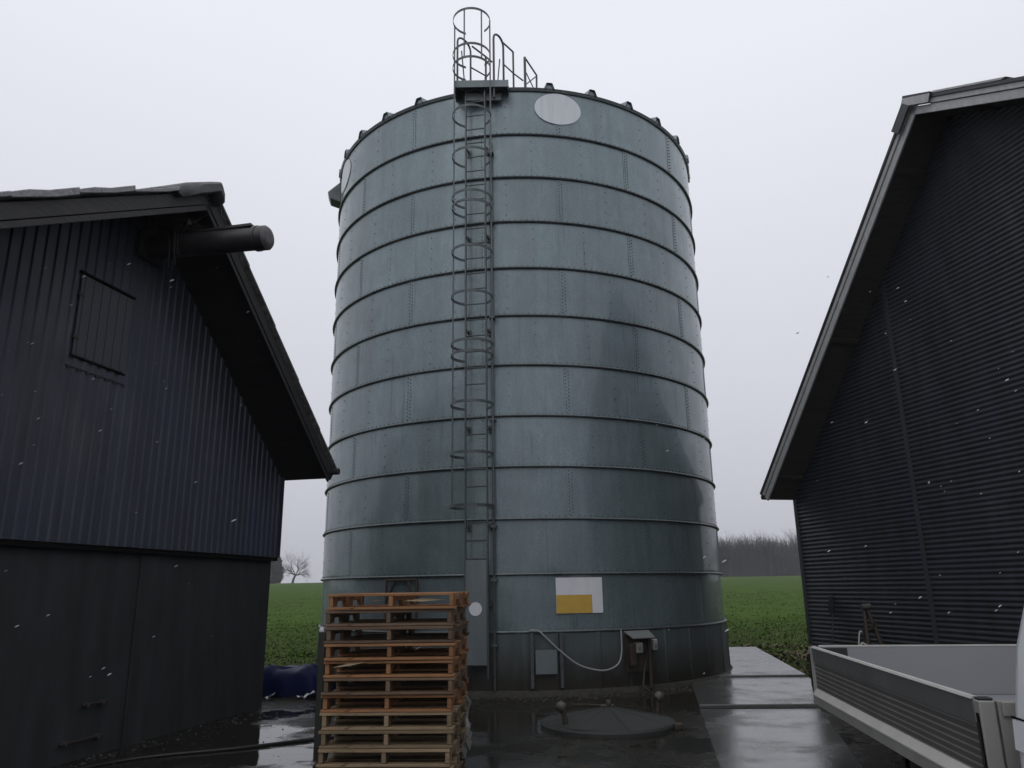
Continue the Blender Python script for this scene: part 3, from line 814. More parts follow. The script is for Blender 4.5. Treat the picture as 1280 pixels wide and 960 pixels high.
# two iron bars bolted low on the rendered wall
for (uu0, uu1, zz, lab) in ((3.18, 3.56, .515, 'short iron bar with a bright worn end, upper of two on the left barn wall'), (3.2, 3.8, .19, 'longer dark iron bar near the ground, lower of two on the left barn wall')):
    t_ = thing('wall_bar', lab, 'iron bar', LB(uu0, .02, zz))
    b = MB(); b.tube([LB(uu0, .045, zz), LB(uu1, .05, zz)], .012, 6); put(b, 'bar', M_iron, t_)
    for q in (uu0 + .08, uu1 - .08):
        b = MB(); b.box((q - .015, .002, zz - .02), (q + .015, .06, zz + .02), lambda v: LB(v.x, v.y, v.z)); put(b, 'staple', M_knob, t_)

# ------------------------------------------------------------------ right barn
ra = rad(-13); rd = Vector((math.sin(ra), math.cos(ra), 0)); rn = -Vector((math.cos(ra), -math.sin(ra), 0)); RC = Vector((5.653, 15.364, 0))
def RB(u, w, z): return RC - rd * u + rn * w + Vector((0, 0, z))
barn2 = thing('corrugated_barn', 'tall black barn on the right clad in horizontal corrugated sheet with grey bargeboards', 'barn', RC)
RU2, RZ2, EZ2, OH2 = 5.19, 8.62, 3.32, .65
SF2 = (RZ2 - EZ2) / RU2; SN2 = .53; UN2 = 13.0; DEP2 = 10.0
def roof2(u): return RZ2 - (RU2 - u) * SF2 if u < RU2 else RZ2 - (u - RU2) * SN2
def urange(z):
    zz = z + .08
    return max(0.0, RU2 - (RZ2 - zz) / SF2), min(UN2, RU2 + (RZ2 - zz) / SN2)
b = MB(); pt = .0762; nzz = 8
left, right = [], []
z = .12; k = 0
us_split = 3.29
rowsL, rowsR = [], []
while z < RZ2 - .15:
    w = .02 + .0095 * (1 + math.cos(2 * PI * k / nzz))
    u0, u1 = urange(z)
    rowsL.append([RB(u0 + (u1 - u0) * t, w + .0035 * math.sin(31 * t + 2.1 * z) + .002 * math.sin(77 * t - 5 * z), z) for t in [q / 24 for q in range(25)]])
    z += pt / nzz; k += 1
b.grid(rowsL)
put(b, 'cladding', M_sinus, barn2, smooth=True, angle=80)
b = MB(); b.prism([(0, -.1), (UN2, -.1), (UN2, roof2(UN2)), (RU2, RZ2 - .05), (0, EZ2 - .05)], lambda p: RB(p[0], .012, p[1]), lambda p: RB(p[0], -.15, p[1]))
b.prism([(0, -.1), (.15, -.1), (.15, EZ2 - .05), (0, EZ2 - .05)], lambda p: RB(p[0], -.15, p[1]), lambda p: RB(p[0], -DEP2, p[1]))
put(b, 'wall_frame', M_gap, barn2)
b = MB(); b.box((-.02, -.1, .1), (.07, .048, EZ2 - .03), lambda v: RB(v.x, v.y, v.z)); put(b, 'corner_trim', M_trim, barn2)
for uu in (3.26, 9.0):
    b = MB(); b.box((uu, .0, .1), (uu + .085, .046, roof2(uu) - .14), lambda v: RB(v.x, v.y, v.z)); put(b, 'cover_strip', M_trim, barn2)
b = MB(); b.box((-.03, -.05, -.1), (UN2, .06, .125), lambda v: RB(v.x, v.y, v.z)); put(b, 'plinth', M_conc, barn2, bevel=.01)
for far in (True, False):
    ang = math.atan(SF2 if far else SN2); sg = -1 if far else 1
    Ln = RU2 / math.cos(ang) + .08 if far else (UN2 + .2 - RU2) / math.cos(ang)
    def rp2(s, w, h, sg=sg, ang=ang): return RB(RU2 + sg * (s * math.cos(ang) + h * math.sin(ang)), w, RZ2 - s * math.sin(ang) + h * math.cos(ang))
    b = MB(); b.prism([(0, .075), (Ln, .075), (Ln, .13), (0, .13)], lambda p: rp2(p[0], OH2 + .05, p[1]), lambda p: rp2(p[0], -DEP2, p[1]))
    put(b, 'roof_slope', M_barge_dark, barn2, bevel=.006)
    b = MB(); b.prism([(0, -.06), (Ln, -.06), (Ln, .0), (0, .0)], lambda p: rp2(p[0], OH2 - .03, p[1]), lambda p: rp2(p[0], -DEP2, p[1]))
    put(b, 'soffit', M_soffit, barn2)
    for k in range(3):                                          # purlin battens under the overhang
        b = MB(); s_ = .9 + k * (Ln - 1.5) / 2
        b.box((OH2 - .04, -.0, 0), (.05, 1, 1), lambda v: rp2(s_ + v.y * .09, v.x, -.06 - .035 * (1 - v.z) - .002)); put(b, 'batten', M_soffit, barn2)
    b = MB(); b.prism([(-.0, -.0), (Ln, -.0), (Ln, .085), (0, .085)], lambda p: rp2(p[0], OH2 + .028, p[1]), lambda p: rp2(p[0], OH2 - .0, p[1]))
    put(b, 'bargeboard', M_barge, barn2, bevel=.004)
    b = MB(); b.prism([(.0, -.13), (Ln - .02, -.13), (Ln - .02, -.008), (0, -.008)], lambda p: rp2(p[0], OH2 + .008, p[1]), lambda p: rp2(p[0], OH2 - .025, p[1]))
    put(b, 'lower_bargeboard', M_barge, barn2, bevel=.004)
    if far:
        for kk, (s0, s1) in enumerate(((-.01, .42),)):
            b = MB(); b.prism([(s0, .132), (s1, .132), (s1, .155), (s0, .155)], lambda p: rp2(p[0], OH2 + .09, p[1]), lambda p: rp2(p[0], -DEP2, p[1])); put(b, 'ridge_cap', M_barge_dark, barn2, bevel=.004)
            b = MB(); b.prism([(s0, -.03), (s1, -.03), (s1, .131), (s0, .131)], lambda p: rp2(p[0], OH2 + .09, p[1]), lambda p: rp2(p[0], OH2 + .07, p[1])); put(b, 'ridge_end_plate', M_barge_dark, barn2, bevel=.004)
    else:
        b = MB(); b.prism([(-.16, .125), (.42, .132), (.42, .155), (-.16, .16)], lambda p: rp2(p[0], OH2 + .09, p[1]), lambda p: rp2(p[0], -DEP2, p[1])); put(b, 'ridge_cap', M_barge_dark, barn2, bevel=.004)
        b = MB(); b.prism([(-.16, .0), (.42, .0), (.42, .131), (-.16, .124)], lambda p: rp2(p[0], OH2 + .087, p[1]), lambda p: rp2(p[0], OH2 + .068, p[1])); put(b, 'ridge_end_plate', M_barge, barn2, bevel=.004)
        b = MB(); b.prism([(0.0, .132), (1.25, .132), (1.32, .165), (0, .165)], lambda p: rp2(p[0] + .43, OH2 + .055, p[1]), lambda p: rp2(p[0] + .43, OH2 - .1, p[1])); put(b, 'edge_flashing', M_barge, barn2, bevel=.004)
b = MB(); b.tube([RB(-.06, w, EZ2 - .05) for w in (OH2 + .05, -DEP2)], .05, 10); gt = put(b, 'gutter', M_black, barn2, smooth=True)

# ------------------------------------------------------------------ pallets
PW, PD, PHT = 1.155, 1.12, .1425
def top_deck_mb(rg):
    b = MB()
    for k in range(7):
        y0 = k * (PD - .10) / 6 + (rg.uniform(-.012, .012) if 0 < k < 6 else rg.uniform(0, .008))
        x0, x1 = rg.uniform(-.014, .010), PW + rg.uniform(-.012, .014); sk = rg.uniform(-.009, .009); w_ = rg.uniform(.082, .105); zt = PHT - rg.uniform(.0008, .004); zb = zt - rg.uniform(.021, .026)
        b.hexa([(x0, y0, zb), (x1, y0 + sk, zb), (x1, y0 + sk + w_, zb), (x0, y0 + w_, zb)], [(x0, y0, zt), (x1, y0 + sk, zt - rg.uniform(0, .002)), (x1, y0 + sk + w_, zt), (x0, y0 + w_, zt)])
    return b
def bottom_deck_mb(rg):
    b = MB()
    for k in (0, 2.7, 3.5, 4.3, 6):
        y0 = k * (PD - .10) / 6 + rg.uniform(0, .008); x0, x1 = rg.uniform(-.012, .012), PW + rg.uniform(-.014, .012); sk = rg.uniform(-.008, .008); zb = rg.uniform(.0006, .003); zt = zb + rg.uniform(.021, .0235)
        b.hexa([(x0, y0, zb), (x1, y0 + sk, zb), (x1, y0 + sk + .098, zb), (x0, y0 + .098, zb)], [(x0, y0, zt), (x1, y0 + sk, zt), (x1, y0 + sk + .098, zt), (x0, y0 + .098, zt)])
    return b
def pallet_parts(root, ms):
    rg = random.Random(5)
    outs = [top_deck_mb(rg).build('top_deck', ms, root, bevel=.0025), bottom_deck_mb(rg).build('bottom_deck', ms, root, bevel=.0025)]
    for x in (.012, PW / 2 - .02, PW - .05):
        poly = [(.012, .0272), (.15, .0272), (.17, .075), (.42, .075), (.44, .0272), (PD - .44, .0272), (PD - .42, .075), (PD - .17, .075), (PD - .15, .0272), (PD - .012, .0272), (PD - .012, PHT - .0282), (.012, PHT - .0282)]
        b = MB(); b.prism(poly, lambda p: Vector((x, p[0], p[1])), lambda p: Vector((x + .038, p[0], p[1])))
        outs.append(b.build('stringer', ms, root, bevel=.0025))
    return outs
ordn = ['bottom', 'second from the bottom', 'third from the bottom', 'fourth from the bottom', 'fifth from the bottom', 'middle', 'fifth from the top', 'fourth from the top', 'third from the top', 'second from the top', 'topmost']
looks = {0: ('pale pine pallet half hidden at the foot', M_wood_g), 1: ('pale yellowish pallet with a red scuff', M_wood_g), 2: ('pale greyed pallet', M_wood_g), 3: ('pale pallet with a straw tinge', M_wood_g), 4: ('honey coloured pallet with ragged boards', M_wood_o),
         5: ('brown weathered pallet', M_wood_b), 6: ('warm orange pallet', M_wood_o), 7: ('orange pallet with a pale splinter in it', M_wood_o), 8: ('grey weathered pallet with thin boards', M_wood_b), 9: ('dark brown pallet with a cracked front board', M_wood_b), 10: ('bright orange pallet', M_wood_o)}
xoff = [-1.715, -1.715, -1.70, -1.712, -1.712, -1.70, -1.70, -1.69, -1.695, -1.71, -1.69]
proto = None
for i in range(11):
    lk, wm = looks[i]
    lab = f"{lk}, {ordn[i]} of the stack" if i != 5 else f"{lk}, sixth from the top of the stack"
    if i == 10: lab = 'bright orange wet pine pallet lying topmost on the stack'
    loc = (xoff[i] + random.uniform(-.006, .006), 7.1 + random.uniform(-.02, .02), .003 + i * PHT)
    rz = rad(-3.5) + random.uniform(-.014, .014)
    if proto is None:
        root = thing('pallet', lab, 'pallet', loc, rz, 'wooden pallets stacked in front of the silo'); kids = pallet_parts(root, M_wood_o); proto = (root, kids)
    else:
        root = proto[0].copy(); COL.objects.link(root); root.location = loc; root.rotation_euler = (0, 0, rz); root['label'] = lab
        kids = []
        for ch in proto[1]:
            c = ch.copy(); COL.objects.link(c); c.parent = root; kids.append(c)
            if not ch.name.startswith('stringer'):                # boards differ from pallet to pallet
                mbx = (top_deck_mb if ch.name.startswith('top') else bottom_deck_mb)(random.Random(i * 7 + len(kids)))
                me = bpy.data.meshes.new(ch.name.split('.')[0]); me.from_pydata(mbx.v, [], mbx.f); me.materials.append(M_wood_o); c.data = me
    for j, c in enumerate(kids):
        sl_ = c.material_slots[0]; sl_.link = 'OBJECT'; sl_.material = wm if not (i == 10 and j == 1) else M_wood_o
# splinters caught between the boards, and torn strapping down the right side
def sliver(name, p, q, w, lab, cat='wood splinter', m_=M_splinter):
    b = MB(); p, q = Vector(p), Vector(q); mid_ = p.lerp(q, .45) + Vector((0, -.01, .004))
    up = Vector((0, .3, 1)).normalized() * w
    b.add([p, mid_ - up * .5, q, mid_ + up * .5, p + Vector((0, .01, 0)), mid_ - up * .4 + Vector((0, .012, 0)), q + Vector((0, .01, 0)), mid_ + up * .4 + Vector((0, .012, 0))], [(0, 1, 2, 3), (7, 6, 5, 4), (0, 4, 5, 1), (1, 5, 6, 2), (2, 6, 7, 3), (3, 7, 4, 0)])
    return tag(b.build(name, m_), lab, cat)
sliver('wood_splinter', (-1.62, 7.085, .945), (-1.31, 7.075, .99), .022, 'long pale wood splinter slanting in the left opening of the stack')
sliver('wood_splinter', (-.90, 7.08, 1.08), (-.82, 7.07, 1.115), .012, 'short pale splinter slanting in the right opening of the stack')
sliver('wood_splinter', (-1.0, 7.09, 1.50), (-.62, 7.09, 1.508), .03, 'flat pale board end lying inside the topmost pallet')
sliver('wood_splinter', (-1.32, 7.2, 1.497), (-1.2, 7.2, 1.51), .02, 'short grey chip inside the topmost pallet')
b = MB()
pts = []
for k in range(9):
    t = k / 8
    pts.append(Vector((-.495 + .03 * math.sin(5 * t) + .02 * math.sin(13 * t), 7.75 + .05 * math.sin(7 * t), .62 - .56 * t)))
rows = [[p + Vector((-.006, 0, 0)), p + Vector((.018 + .012 * math.sin(k * 2.1), .02, .01 * math.sin(k * 3)))] for k, p in enumerate(pts)]
b.grid(rows)
for k in range(4):
    p = pts[3 + k] ; b.add([p, p + Vector((.05, .03, -.05)), p + Vector((.03, .02, -.13)), p + Vector((.0, 0, -.06))], [(0, 1, 2, 3)])
o = b.build('torn_film', M_film); md = o.modifiers.new('t', 'SOLIDIFY'); md.thickness = .002
tag(o, 'torn strip of pale packing film hanging on the right of the pallets', 'plastic film')

# post behind the stack
pst = thing('marker_post', 'slim dark post with a white tip just left behind the pallet stack', 'post', (-2.115, 8.75, 0))
b = MB(); b.box((-2.15, 8.72, -.02), (-2.08, 8.79, 1.16)); put(b, 'post', M_post, pst, bevel=.006)
b = MB(); b.lathe([(.0, .05), (.018, .045), (.027, .025), (.027, 0.0), (.02, -.005)], (-2.13, 8.75, 1.165), 12); put(b, 'tip', M_white, pst, smooth=True)

# ------------------------------------------------------------------ tank lid with two lugs, hose, tarp
lid = thing('tank_lid', 'low pointed steel tank lid set in the wet yard before the silo', 'tank lid', (1.08, 9.8, 0))
b = MB(); N = 32
def lidr(r, z, facet): 
    out = []
    for j in range(N):
        a = 2 * PI * j / N; rr = r
        if facet: 
            s = PI / 4; rr = r * (math.cos(s / 2) / math.cos((a % s) - s / 2) * .5 + .5)
        out.append((1.08 + rr * math.cos(a + .2), 9.8 + rr * math.sin(a + .2), z))
    return out
b.grid([lidr(.80, .0, 0), lidr(.80, .035, 0), lidr(.785, .058, 0), lidr(.70, .06, 0)], True)
apx = [(1.08 + .05 * math.cos(.2 + k * PI / 4), 9.8 + .05 * math.sin(.2 + k * PI / 4), .205) for k in range(8)]
rimp = [(1.08 + .775 * math.cos(.2 + k * PI / 4), 9.8 + .775 * math.sin(.2 + k * PI / 4), .056 + .004 * (k % 3)) for k in range(8)]
b.grid([rimp, apx], True); b.add(apx, [tuple(range(8))])
put(b, 'cover', M_lid, lid, smooth=True, angle=6)
b = MB()
for k in range(8):
    a = .2 + k * PI / 4; b.tube([(1.08 + r * math.cos(a), 9.8 + r * math.sin(a), z) for r, z in ((.055, .206), (.4, .135), (.76, .062))], .007, 5)
put(b, 'seam', M_lid, lid)
b = MB(); b.tube([(1.05, 9.82, .215), (.86, 9.95, .21), (.66, 10.1, .19)], .014, 6); b.tube([(1.0, 9.80, .215), (1.16, 9.80, .215)], .022, 8); put(b, 'bar', M_iron, lid)
b = MB(); b.lathe([(.0, .05), (.03, .04), (.035, 0), (.03, -.01)], (1.10, 9.80, .235), 10); put(b, 'nut', M_knob, lid, smooth=True)
b = MB(); b.tube([(.56, 9.45, .06), (.545, 9.45, .16), (.52, 9.45, .24)], .032, 8); pl = put(b, 'lug', M_iron, lid, smooth=True)
b = MB()
def kT(c, tilt):
    R_ = Matrix.Rotation(tilt, 3, 'Y'); c = Vector(c); return lambda v: R_ @ (v - c) + c
c = (.50, 9.45, .27); b.lathe([(.0, -.05), (.05, -.05), (.06, -.03), (.055, .02), (.03, .045), (.0, .05)], c, 14, kT(c, rad(-60))); put(b, 'cap', M_knob, pl, smooth=True)
b = MB(); b.tube([(1.78, 10.35, .03), (1.79, 10.35, .15), (1.80, 10.35, .22)], .028, 8); pl = put(b, 'lug', M_iron, lid, smooth=True)
b = MB(); c = (1.81, 10.34, .25); b.lathe([(.0, -.05), (.05, -.05), (.06, -.03), (.055, .02), (.03, .045), (.0, .05)], c, 14, kT(c, rad(50))); put(b, 'cap', M_knob, pl, smooth=True)
b = MB(); c = (1.86, 9.47, .03); b.box((1.80, 9.42, .0), (1.9, 9.52, .07)); put(b, 'hinge_foot', M_iron, lid, bevel=.01)

hp_ = [Vector(p) for p in ((-.9, 9.75, .014), (-1.6, 9.5, .014), (-2.23, 9.16, .014), (-2.9, 8.72, .014), (-3.75, 8.3, .014), (-4.15, 7.7, .014), (-4.35, 6.6, .014), (-4.45, 5.6, .014))]
b = MB(); b.tube(smooth_pts(hp_, 6), .017, 8); tag(b.build('hose', M_hose, smooth=True), 'thin black hose lying across the puddle by the left barn', 'hose')

# blue tarpaulin bundle
b = MB(); rows = []
N, K = 40, 12
for i in range(K + 1):
    t = i / K; row = []
    for j in range(N):
        a = 2 * PI * j / N; ca, sa = math.cos(a), math.sin(a)
        r = math.cos(t * PI / 2) ** .45
        fold = 1 + .06 * math.sin(5 * a + 2 * t) + .04 * math.sin(11 * a + 5 * t) + .03 * math.sin(17 * a)
        ex = abs(ca) ** .7 * (1 if ca > 0 else -1); ey = abs(sa) ** .7 * (1 if sa > 0 else -1)
        x, y = .62 * r * ex * fold, .42 * r * ey * fold
        z = .40 * math.sin(t * PI / 2) ** .8 + .20 * (x / .62) ** 2 * t + .02 * math.sin(9 * x + 7 * y) + .015 * math.sin(23 * x - 11 * y)
        row.append((-3.62 + x, 13.15 + y, max(z, -.03)))
    rows.append(row)
b.grid(rows, True); b.add(rows[-1], [tuple(range(N))])
tag(b.build('tarpaulin', M_tarp, smooth=True, angle=70), 'slumped blue tarpaulin bundle at the field edge beside the left barn', 'tarpaulin')
for (x, y, a, w, lab) in ((-3.25, 12.55, .5, .26, 'torn white plastic scrap right of the blue tarpaulin'), (-3.78, 12.45, -.2, .14, 'small white plastic scrap at the barn corner by the tarpaulin')):
    b = MB(); ca, sa = math.cos(a), math.sin(a)
    rows = [[(x + (s * w / 2) * ca - q * sa, y + (s * w / 2) * sa + q * ca, .02 + .07 * max(0, s) + .02 * math.sin(6 * s + 9 * q) + .03 * abs(q) * 8) for q in (-.05, -.02, .02, .05)] for s in (-1, -.6, -.2, .2, .6, 1)]
    b.grid(rows); o = b.build('plastic_scrap', M_scrap, smooth=True); md = o.modifiers.new('t', 'SOLIDIFY'); md.thickness = .003
    tag(o, lab, 'plastic scrap')

# ------------------------------------------------------------------ flatbed truck with white cab
B0 = Vector((2.283, 4.03, 0)); A0 = Vector((2.74, 7.5, 0)); tv = (A0 - B0); TL = tv.length; tv.normalize(); trr = Vector((tv.y, -tv.x, 0))
def T(v): return B0 + trr * v.x + tv * v.y + Vector((0, 0, v.z))      # x: across (0 = left side), y: rearwards from the bed front, z
truck = thing('dropside_truck', 'white-cabbed pickup truck with a grey aluminium dropside bed by the right barn', 'truck', B0, 0)
TW, ZT, ZF = 2.12, 1.03, .62
def side_board(x0, x1, out):           # out: -1 left, +1 right
    b = MB(); b.box((x0 + .009, .075, ZF + .0), (x1 - .004, TL - .075, ZT - .005), T)
    return b
b = side_board(0, .028, -1); sb = put(b, 'side_board', M_alu, truck, bevel=.003)
b = MB()
ng = 6
for k in range(ng):
    z0 = ZF + .062 + k * (ZT - .125 - ZF - .066) / ng; z1 = z0 + (ZT - .125 - ZF - .066) / ng - .007
    b.box((.0062, .09, z0), (.0085, TL - .09, z1 - .003), T)
put(b, 'grooved_panel', M_alu_d, sb, bevel=.002)
b = MB(); b.box((-.004, .09, ZT - .125), (.0085, TL - .09, ZT - .006), T); put(b, 'upper_band', M_alu_m, sb, bevel=.003)
b = MB()
pts4 = [(-.034, ZF - .004), (-.034, ZF + .006), (.0, ZF + .052), (.0085, ZF + .052), (.0085, ZF - .004)]
b.prism(pts4, lambda p: T(Vector((p[0], .085, p[1]))), lambda p: T(Vector((p[0], TL - .085, p[1])))); put(b, 'lower_ledge', M_alu_l, sb)
b = MB()
b.hexa([T(Vector(p)) for p in ((-.010, .088, ZT - .004), (.032, .088, ZT - .004), (.032, TL - .088, ZT - .004), (-.010, TL - .088, ZT - .004))], [T(Vector(p)) for p in ((-.002, .088, ZT + .008), (.026, .088, ZT + .008), (.026, TL - .088, ZT + .008), (-.002, TL - .088, ZT + .008))])
put(b, 'top_edge', M_alu_l, sb)
b = side_board(TW - .028, TW, 1); put(b, 'side_board', M_alu, truck, bevel=.003)
for (y0, y1, nm) in ((0.0, .03, 'head_board'), (TL - .03, TL, 'tail_board')):
    b = MB(); b.box((.075, y0, ZF), (TW - .075, y1, ZT - .002), T)
    hb = put(b, nm, M_alu_i if nm == 'tail_board' else M_alu, truck, bevel=.003)
    if nm == 'head_board':
        b = MB()
        b.box((.16, -.0035, ZF + .05), (TW - .16, -.0005, ZT - .09), T); put(b, 'recess', M_alu_d, hb)
        b = MB()
        for k in range(4): b.box((.165, -.007, ZF + .06 + k * .066), (TW - .165, -.004, ZF + .118 + k * .066), T)
        put(b, 'grooved_panel', M_alu_d, hb, bevel=.001)
        b = MB()
        b.box((.09, -.02, ZT - .07), (TW - .09, -.001, ZT - .005), T); put(b, 'top_rail', M_alu, hb, bevel=.003)
    else:
        b = MB(); b.box((.075, y0 - .004, ZT - .002), (TW - .075, y1 + .004, ZT + .01), T); put(b, 'top_edge', M_alu_l, hb)
        b = MB(); b.box((.10, y0 - .012, ZT - .20), (.32, y0 - .002, ZT - .012), T); put(b, 'dark_plate', M_rubber, hb)  # dark plate on the inner face of the tailboard
for (x0, y0) in ((-.014, -.012), (TW - .07, -.012), (-.014, TL - .06), (TW - .07, TL - .06)):
    b = MB(); b.box((x0, y0, ZF - .07), (x0 + .075, y0 + .072, ZT), T); cp = put(b, 'corner_post', M_alu, truck, bevel=.006)
    b = MB(); b.box((x0 + .004, y0 + .004, ZT + .001), (x0 + .071, y0 + .068, ZT + .012), T); put(b, 'post_cap', M_rubber, cp, bevel=.004)
    if x0 < 0:
        b = MB(); b.box((x0 - .004, y0 + .016, ZF + .03), (x0 - .0008, y0 + .046, ZT - .06), T)
        put(b, 'latch_slot', M_gap, cp)
        b = MB(); b.box((x0 - .012, y0 + .026, ZF + .06), (x0 - .0045, y0 + .036, ZT - .10), T); put(b, 'latch_handle', M_steel, cp)
b = MB(); b.box((.03, .03, ZF - .03), (TW - .03, TL - .03, ZF - .002), T); put(b, 'bed_floor', M_alu_i, truck)
b = MB(); b.box((-.03, .062, ZF - .075), (.05, TL - .062, ZF - .006), T); b.box((TW - .05, .0, ZF - .075), (TW + .004, TL, ZF - .004), T)
b.box((.05, .0, ZF - .075), (TW - .05, .04, ZF - .032), T); b.box((.05, TL - .04, ZF - .075), (TW - .05, TL, ZF - .032), T)
put(b, 'bed_frame', M_alu, truck, bevel=.004)
b = MB(); b.box((.62, -1.6, ZF - .22), (.72, TL - .05, ZF - .08), T); b.box((TW - .72, -1.6, ZF - .22), (TW - .62, TL - .05, ZF - .08), T)
for y in (.3, 1.2, 2.1, 3.1): b.box((.06, y, ZF - .13), (TW - .06, y + .06, ZF - .077), T)
put(b, 'chassis', M_steel, truck)
def wheel(x, y, R_, W_):
    b = MB(); pr = [(R_ * .62, 0), (R_ * .93, .01), (R_, .04), (R_, W_ - .04), (R_ * .93, W_ - .01), (R_ * .62, W_)]
    rows = [[T(Vector((x + w, y + r * math.cos(2 * PI * j / 28), R_ + r * math.sin(2 * PI * j / 28)))) for j in range(28)] for r, w in pr]
    b.grid(rows, True); wl_ = put(b, 'wheel', M_rubber, truck, smooth=True, angle=35)
    b = MB(); rows = [[T(Vector((x + w, y + r * math.cos(2 * PI * j / 20), R_ + r * math.sin(2 * PI * j / 20)))) for j in range(20)] for r, w in ((R_ * .63, .03), (R_ * .55, .07), (R_ * .2, .05), (R_ * .18, .02), (.001, .02))]
    b.grid(rows, True); put(b, 'rim', M_rim, wl_, smooth=True, angle=35)
for x in (.22, TW - .42): wheel(x, 1.75, .32, .2); wheel(x, -1.45, .32, .2)
# cab: lofted body, mirrored left to right about the centre line
CX = TW / 2
def half(hw, zb, zroof, rw):
    if zroof > 1.6:
        return [(hw * .97, zb), (hw, zb + .1), (hw - .035, 1.0), (hw - .085, 1.28), (hw - .20, 1.6), (rw + .02, zroof - .14), (rw - .02, zroof - .05), (rw - .14, zroof)]
    k = (zroof - zb)
    return [(hw * .97, zb), (hw, zb + .1), (hw - .03, zb + .45 * k), (hw - .07, zb + .75 * k), (hw - .12, zb + .88 * k), (rw + .04, zroof - .04), (rw, zroof - .015), (rw - .12, zroof)]
stn = [(-.13, half(.985, .40, 1.80, .74)), (-.15, half(1.01, .38, 1.90, .76)), (-.20, half(1.02, .36, 1.93, .76)), (-.9, half(1.03, .36, 1.95, .77)), (-1.25, half(1.02, .36, 1.92, .76)), (-1.75, half(1.0, .38, 1.36, .74)), (-2.15, half(.96, .40, 1.14, .72)), (-2.35, half(.84, .44, .97, .62))]
def hwz(z):
    for (z0, w0), (z1, w1) in (((.46, 1.03), (1.0, .993)), ((1.0, .993), (1.28, .943)), ((1.28, .943), (1.6, .828)), ((1.6, .828), (1.82, .785))):
        if z <= z1: return w0 + (w1 - w0) * max(0, (z - z0) / (z1 - z0))
    return .785
b = MB(); rows = []
for y, h in stn:
    rows.append([T(Vector((CX - x, y, z))) for x, z in h] + [T(Vector((CX + x, y, z))) for x, z in reversed(h)])
b.grid(rows, True); n_ = len(rows[0]); b.add(rows[0], [tuple(reversed(range(n_)))]); b.add(rows[-1], [tuple(range(n_))])
cab = put(b, 'cab', M_van, truck, smooth=True, angle=50)
for sgn in (-1, 1):
    qs = [(-.32, 1.30), (-1.38, 1.30), (-1.30, 1.45), (-1.2, 1.6), (-1.12, 1.72), (-.32, 1.74), (-.32, 1.6)]
    b = MB(); b.prism(qs, lambda p: T(Vector((CX + sgn * (hwz(p[1]) + .008), p[0], p[1]))), lambda p: T(Vector((CX + sgn * (hwz(p[1]) - .02), p[0], p[1]))))
    put(b, 'side_window', M_glass, truck)
    for y0 in (-.30, -1.42):
        b = MB(); zz_ = [.5, .8, 1.0, 1.14, 1.27]
        b.grid([[T(Vector((CX + sgn * (hwz(z) + .003), y0 + dy, z))) for dy in (0, .012)] for z in zz_]); put(b, 'door_gap', M_gap, truck)
    b = MB(); b.box((CX + sgn * (hwz(1.02) + .012) - .014, -.56, 1.01), (CX + sgn * (hwz(1.02) + .012) + .014, -.40, 1.04), T); put(b, 'door_handle', M_van, truck, bevel=.008)
    b = MB(); zf_ = [.84, .9, .97]
    b.grid([[T(Vector((CX + sgn * (hwz(z) + e_), y, z))) for y, e_ in ((-.275, -.01), (-.272, .005), (-.165, .005), (-.162, -.01))] for z in zf_]); put(b, 'fuel_flap', M_van, truck)
    b = MB(); b.grid([[T(Vector((CX + sgn * (hwz(z) + .0045), y, z))) for y in (-.285, -.152)] for z in (.975, .985)]); put(b, 'flap_gap', M_gap, truck)
    b = MB(); b.box((CX + sgn * 1.09 - .09, -1.42, 1.18), (CX + sgn * 1.09 + .09, -1.30, 1.45), T); put(b, 'mirror', M_rubber, truck, bevel=.03)
    b = MB(); b.box((CX + sgn * .62 - .14, -2.37, .72), (CX + sgn * .62 + .14, -2.24, .90), T); put(b, 'headlight', M_lamp_w, truck, bevel=.03)
b = MB(); b.prism([(-.68, 1.30), (.68, 1.30), (.60, 1.70), (-.60, 1.70)], lambda p: T(Vector((CX + p[0], -.118, p[1]))), lambda p: T(Vector((CX + p[0], -.15, p[1])))); put(b, 'rear_window', M_glass, truck)
b = MB(); b.add([T(Vector(p)) for p in ((CX - .68, -1.72, 1.385), (CX + .68, -1.72, 1.385), (CX + .62, -1.29, 1.905), (CX - .62, -1.29, 1.905))], [(0, 1, 2, 3)]); put(b, 'windscreen', M_glass, truck)
b = MB(); b.box((CX - .85, -2.42, .30), (CX + .85, -2.25, .55), T); put(b, 'bumper', M_rubber, truck, bevel=.04)
for x in (.15, TW - .45):
    b = MB(); b.box((x + .1, TL - .1, ZF - .2), (x + .3, TL - .06, ZF - .10), T); put(b, 'tail_light', M_lamp_r, truck, bevel=.01)

# ------------------------------------------------------------------ tools by the right barn
sh_ = thing('shovel', 'black shovel leaning blade up on the corrugated barn near its corner', 'shovel', (5.62, 14.45, 0))
b = MB(); b.tube([(5.60, 14.42, .02), (5.78, 14.5, 1.05)], .017, 8); put(b, 'handle', M_black, sh_, smooth=True)
b = MB()
bl = [(-.03, .0), (-.09, .06), (-.10, .22), (-.06, .30), (0, .36), (.06, .30), (.10, .22), (.09, .06), (.03, .0)]
b.prism(bl, lambda p: Vector((5.775 + p[1] * .14, 14.5, 1.03 + p[1])) + Vector((.92, .25, 0)) * p[0], lambda p: Vector((5.79 + p[1] * .14, 14.505, 1.03 + p[1])) + Vector((.92, .25, 0)) * p[0]); put(b, 'blade', M_black, sh_)
st_ = thing('tripod_stand', 'dark steel A-frame stand between the truck bed and the corrugated barn', 'stand', (5.75, 13.0, 0))
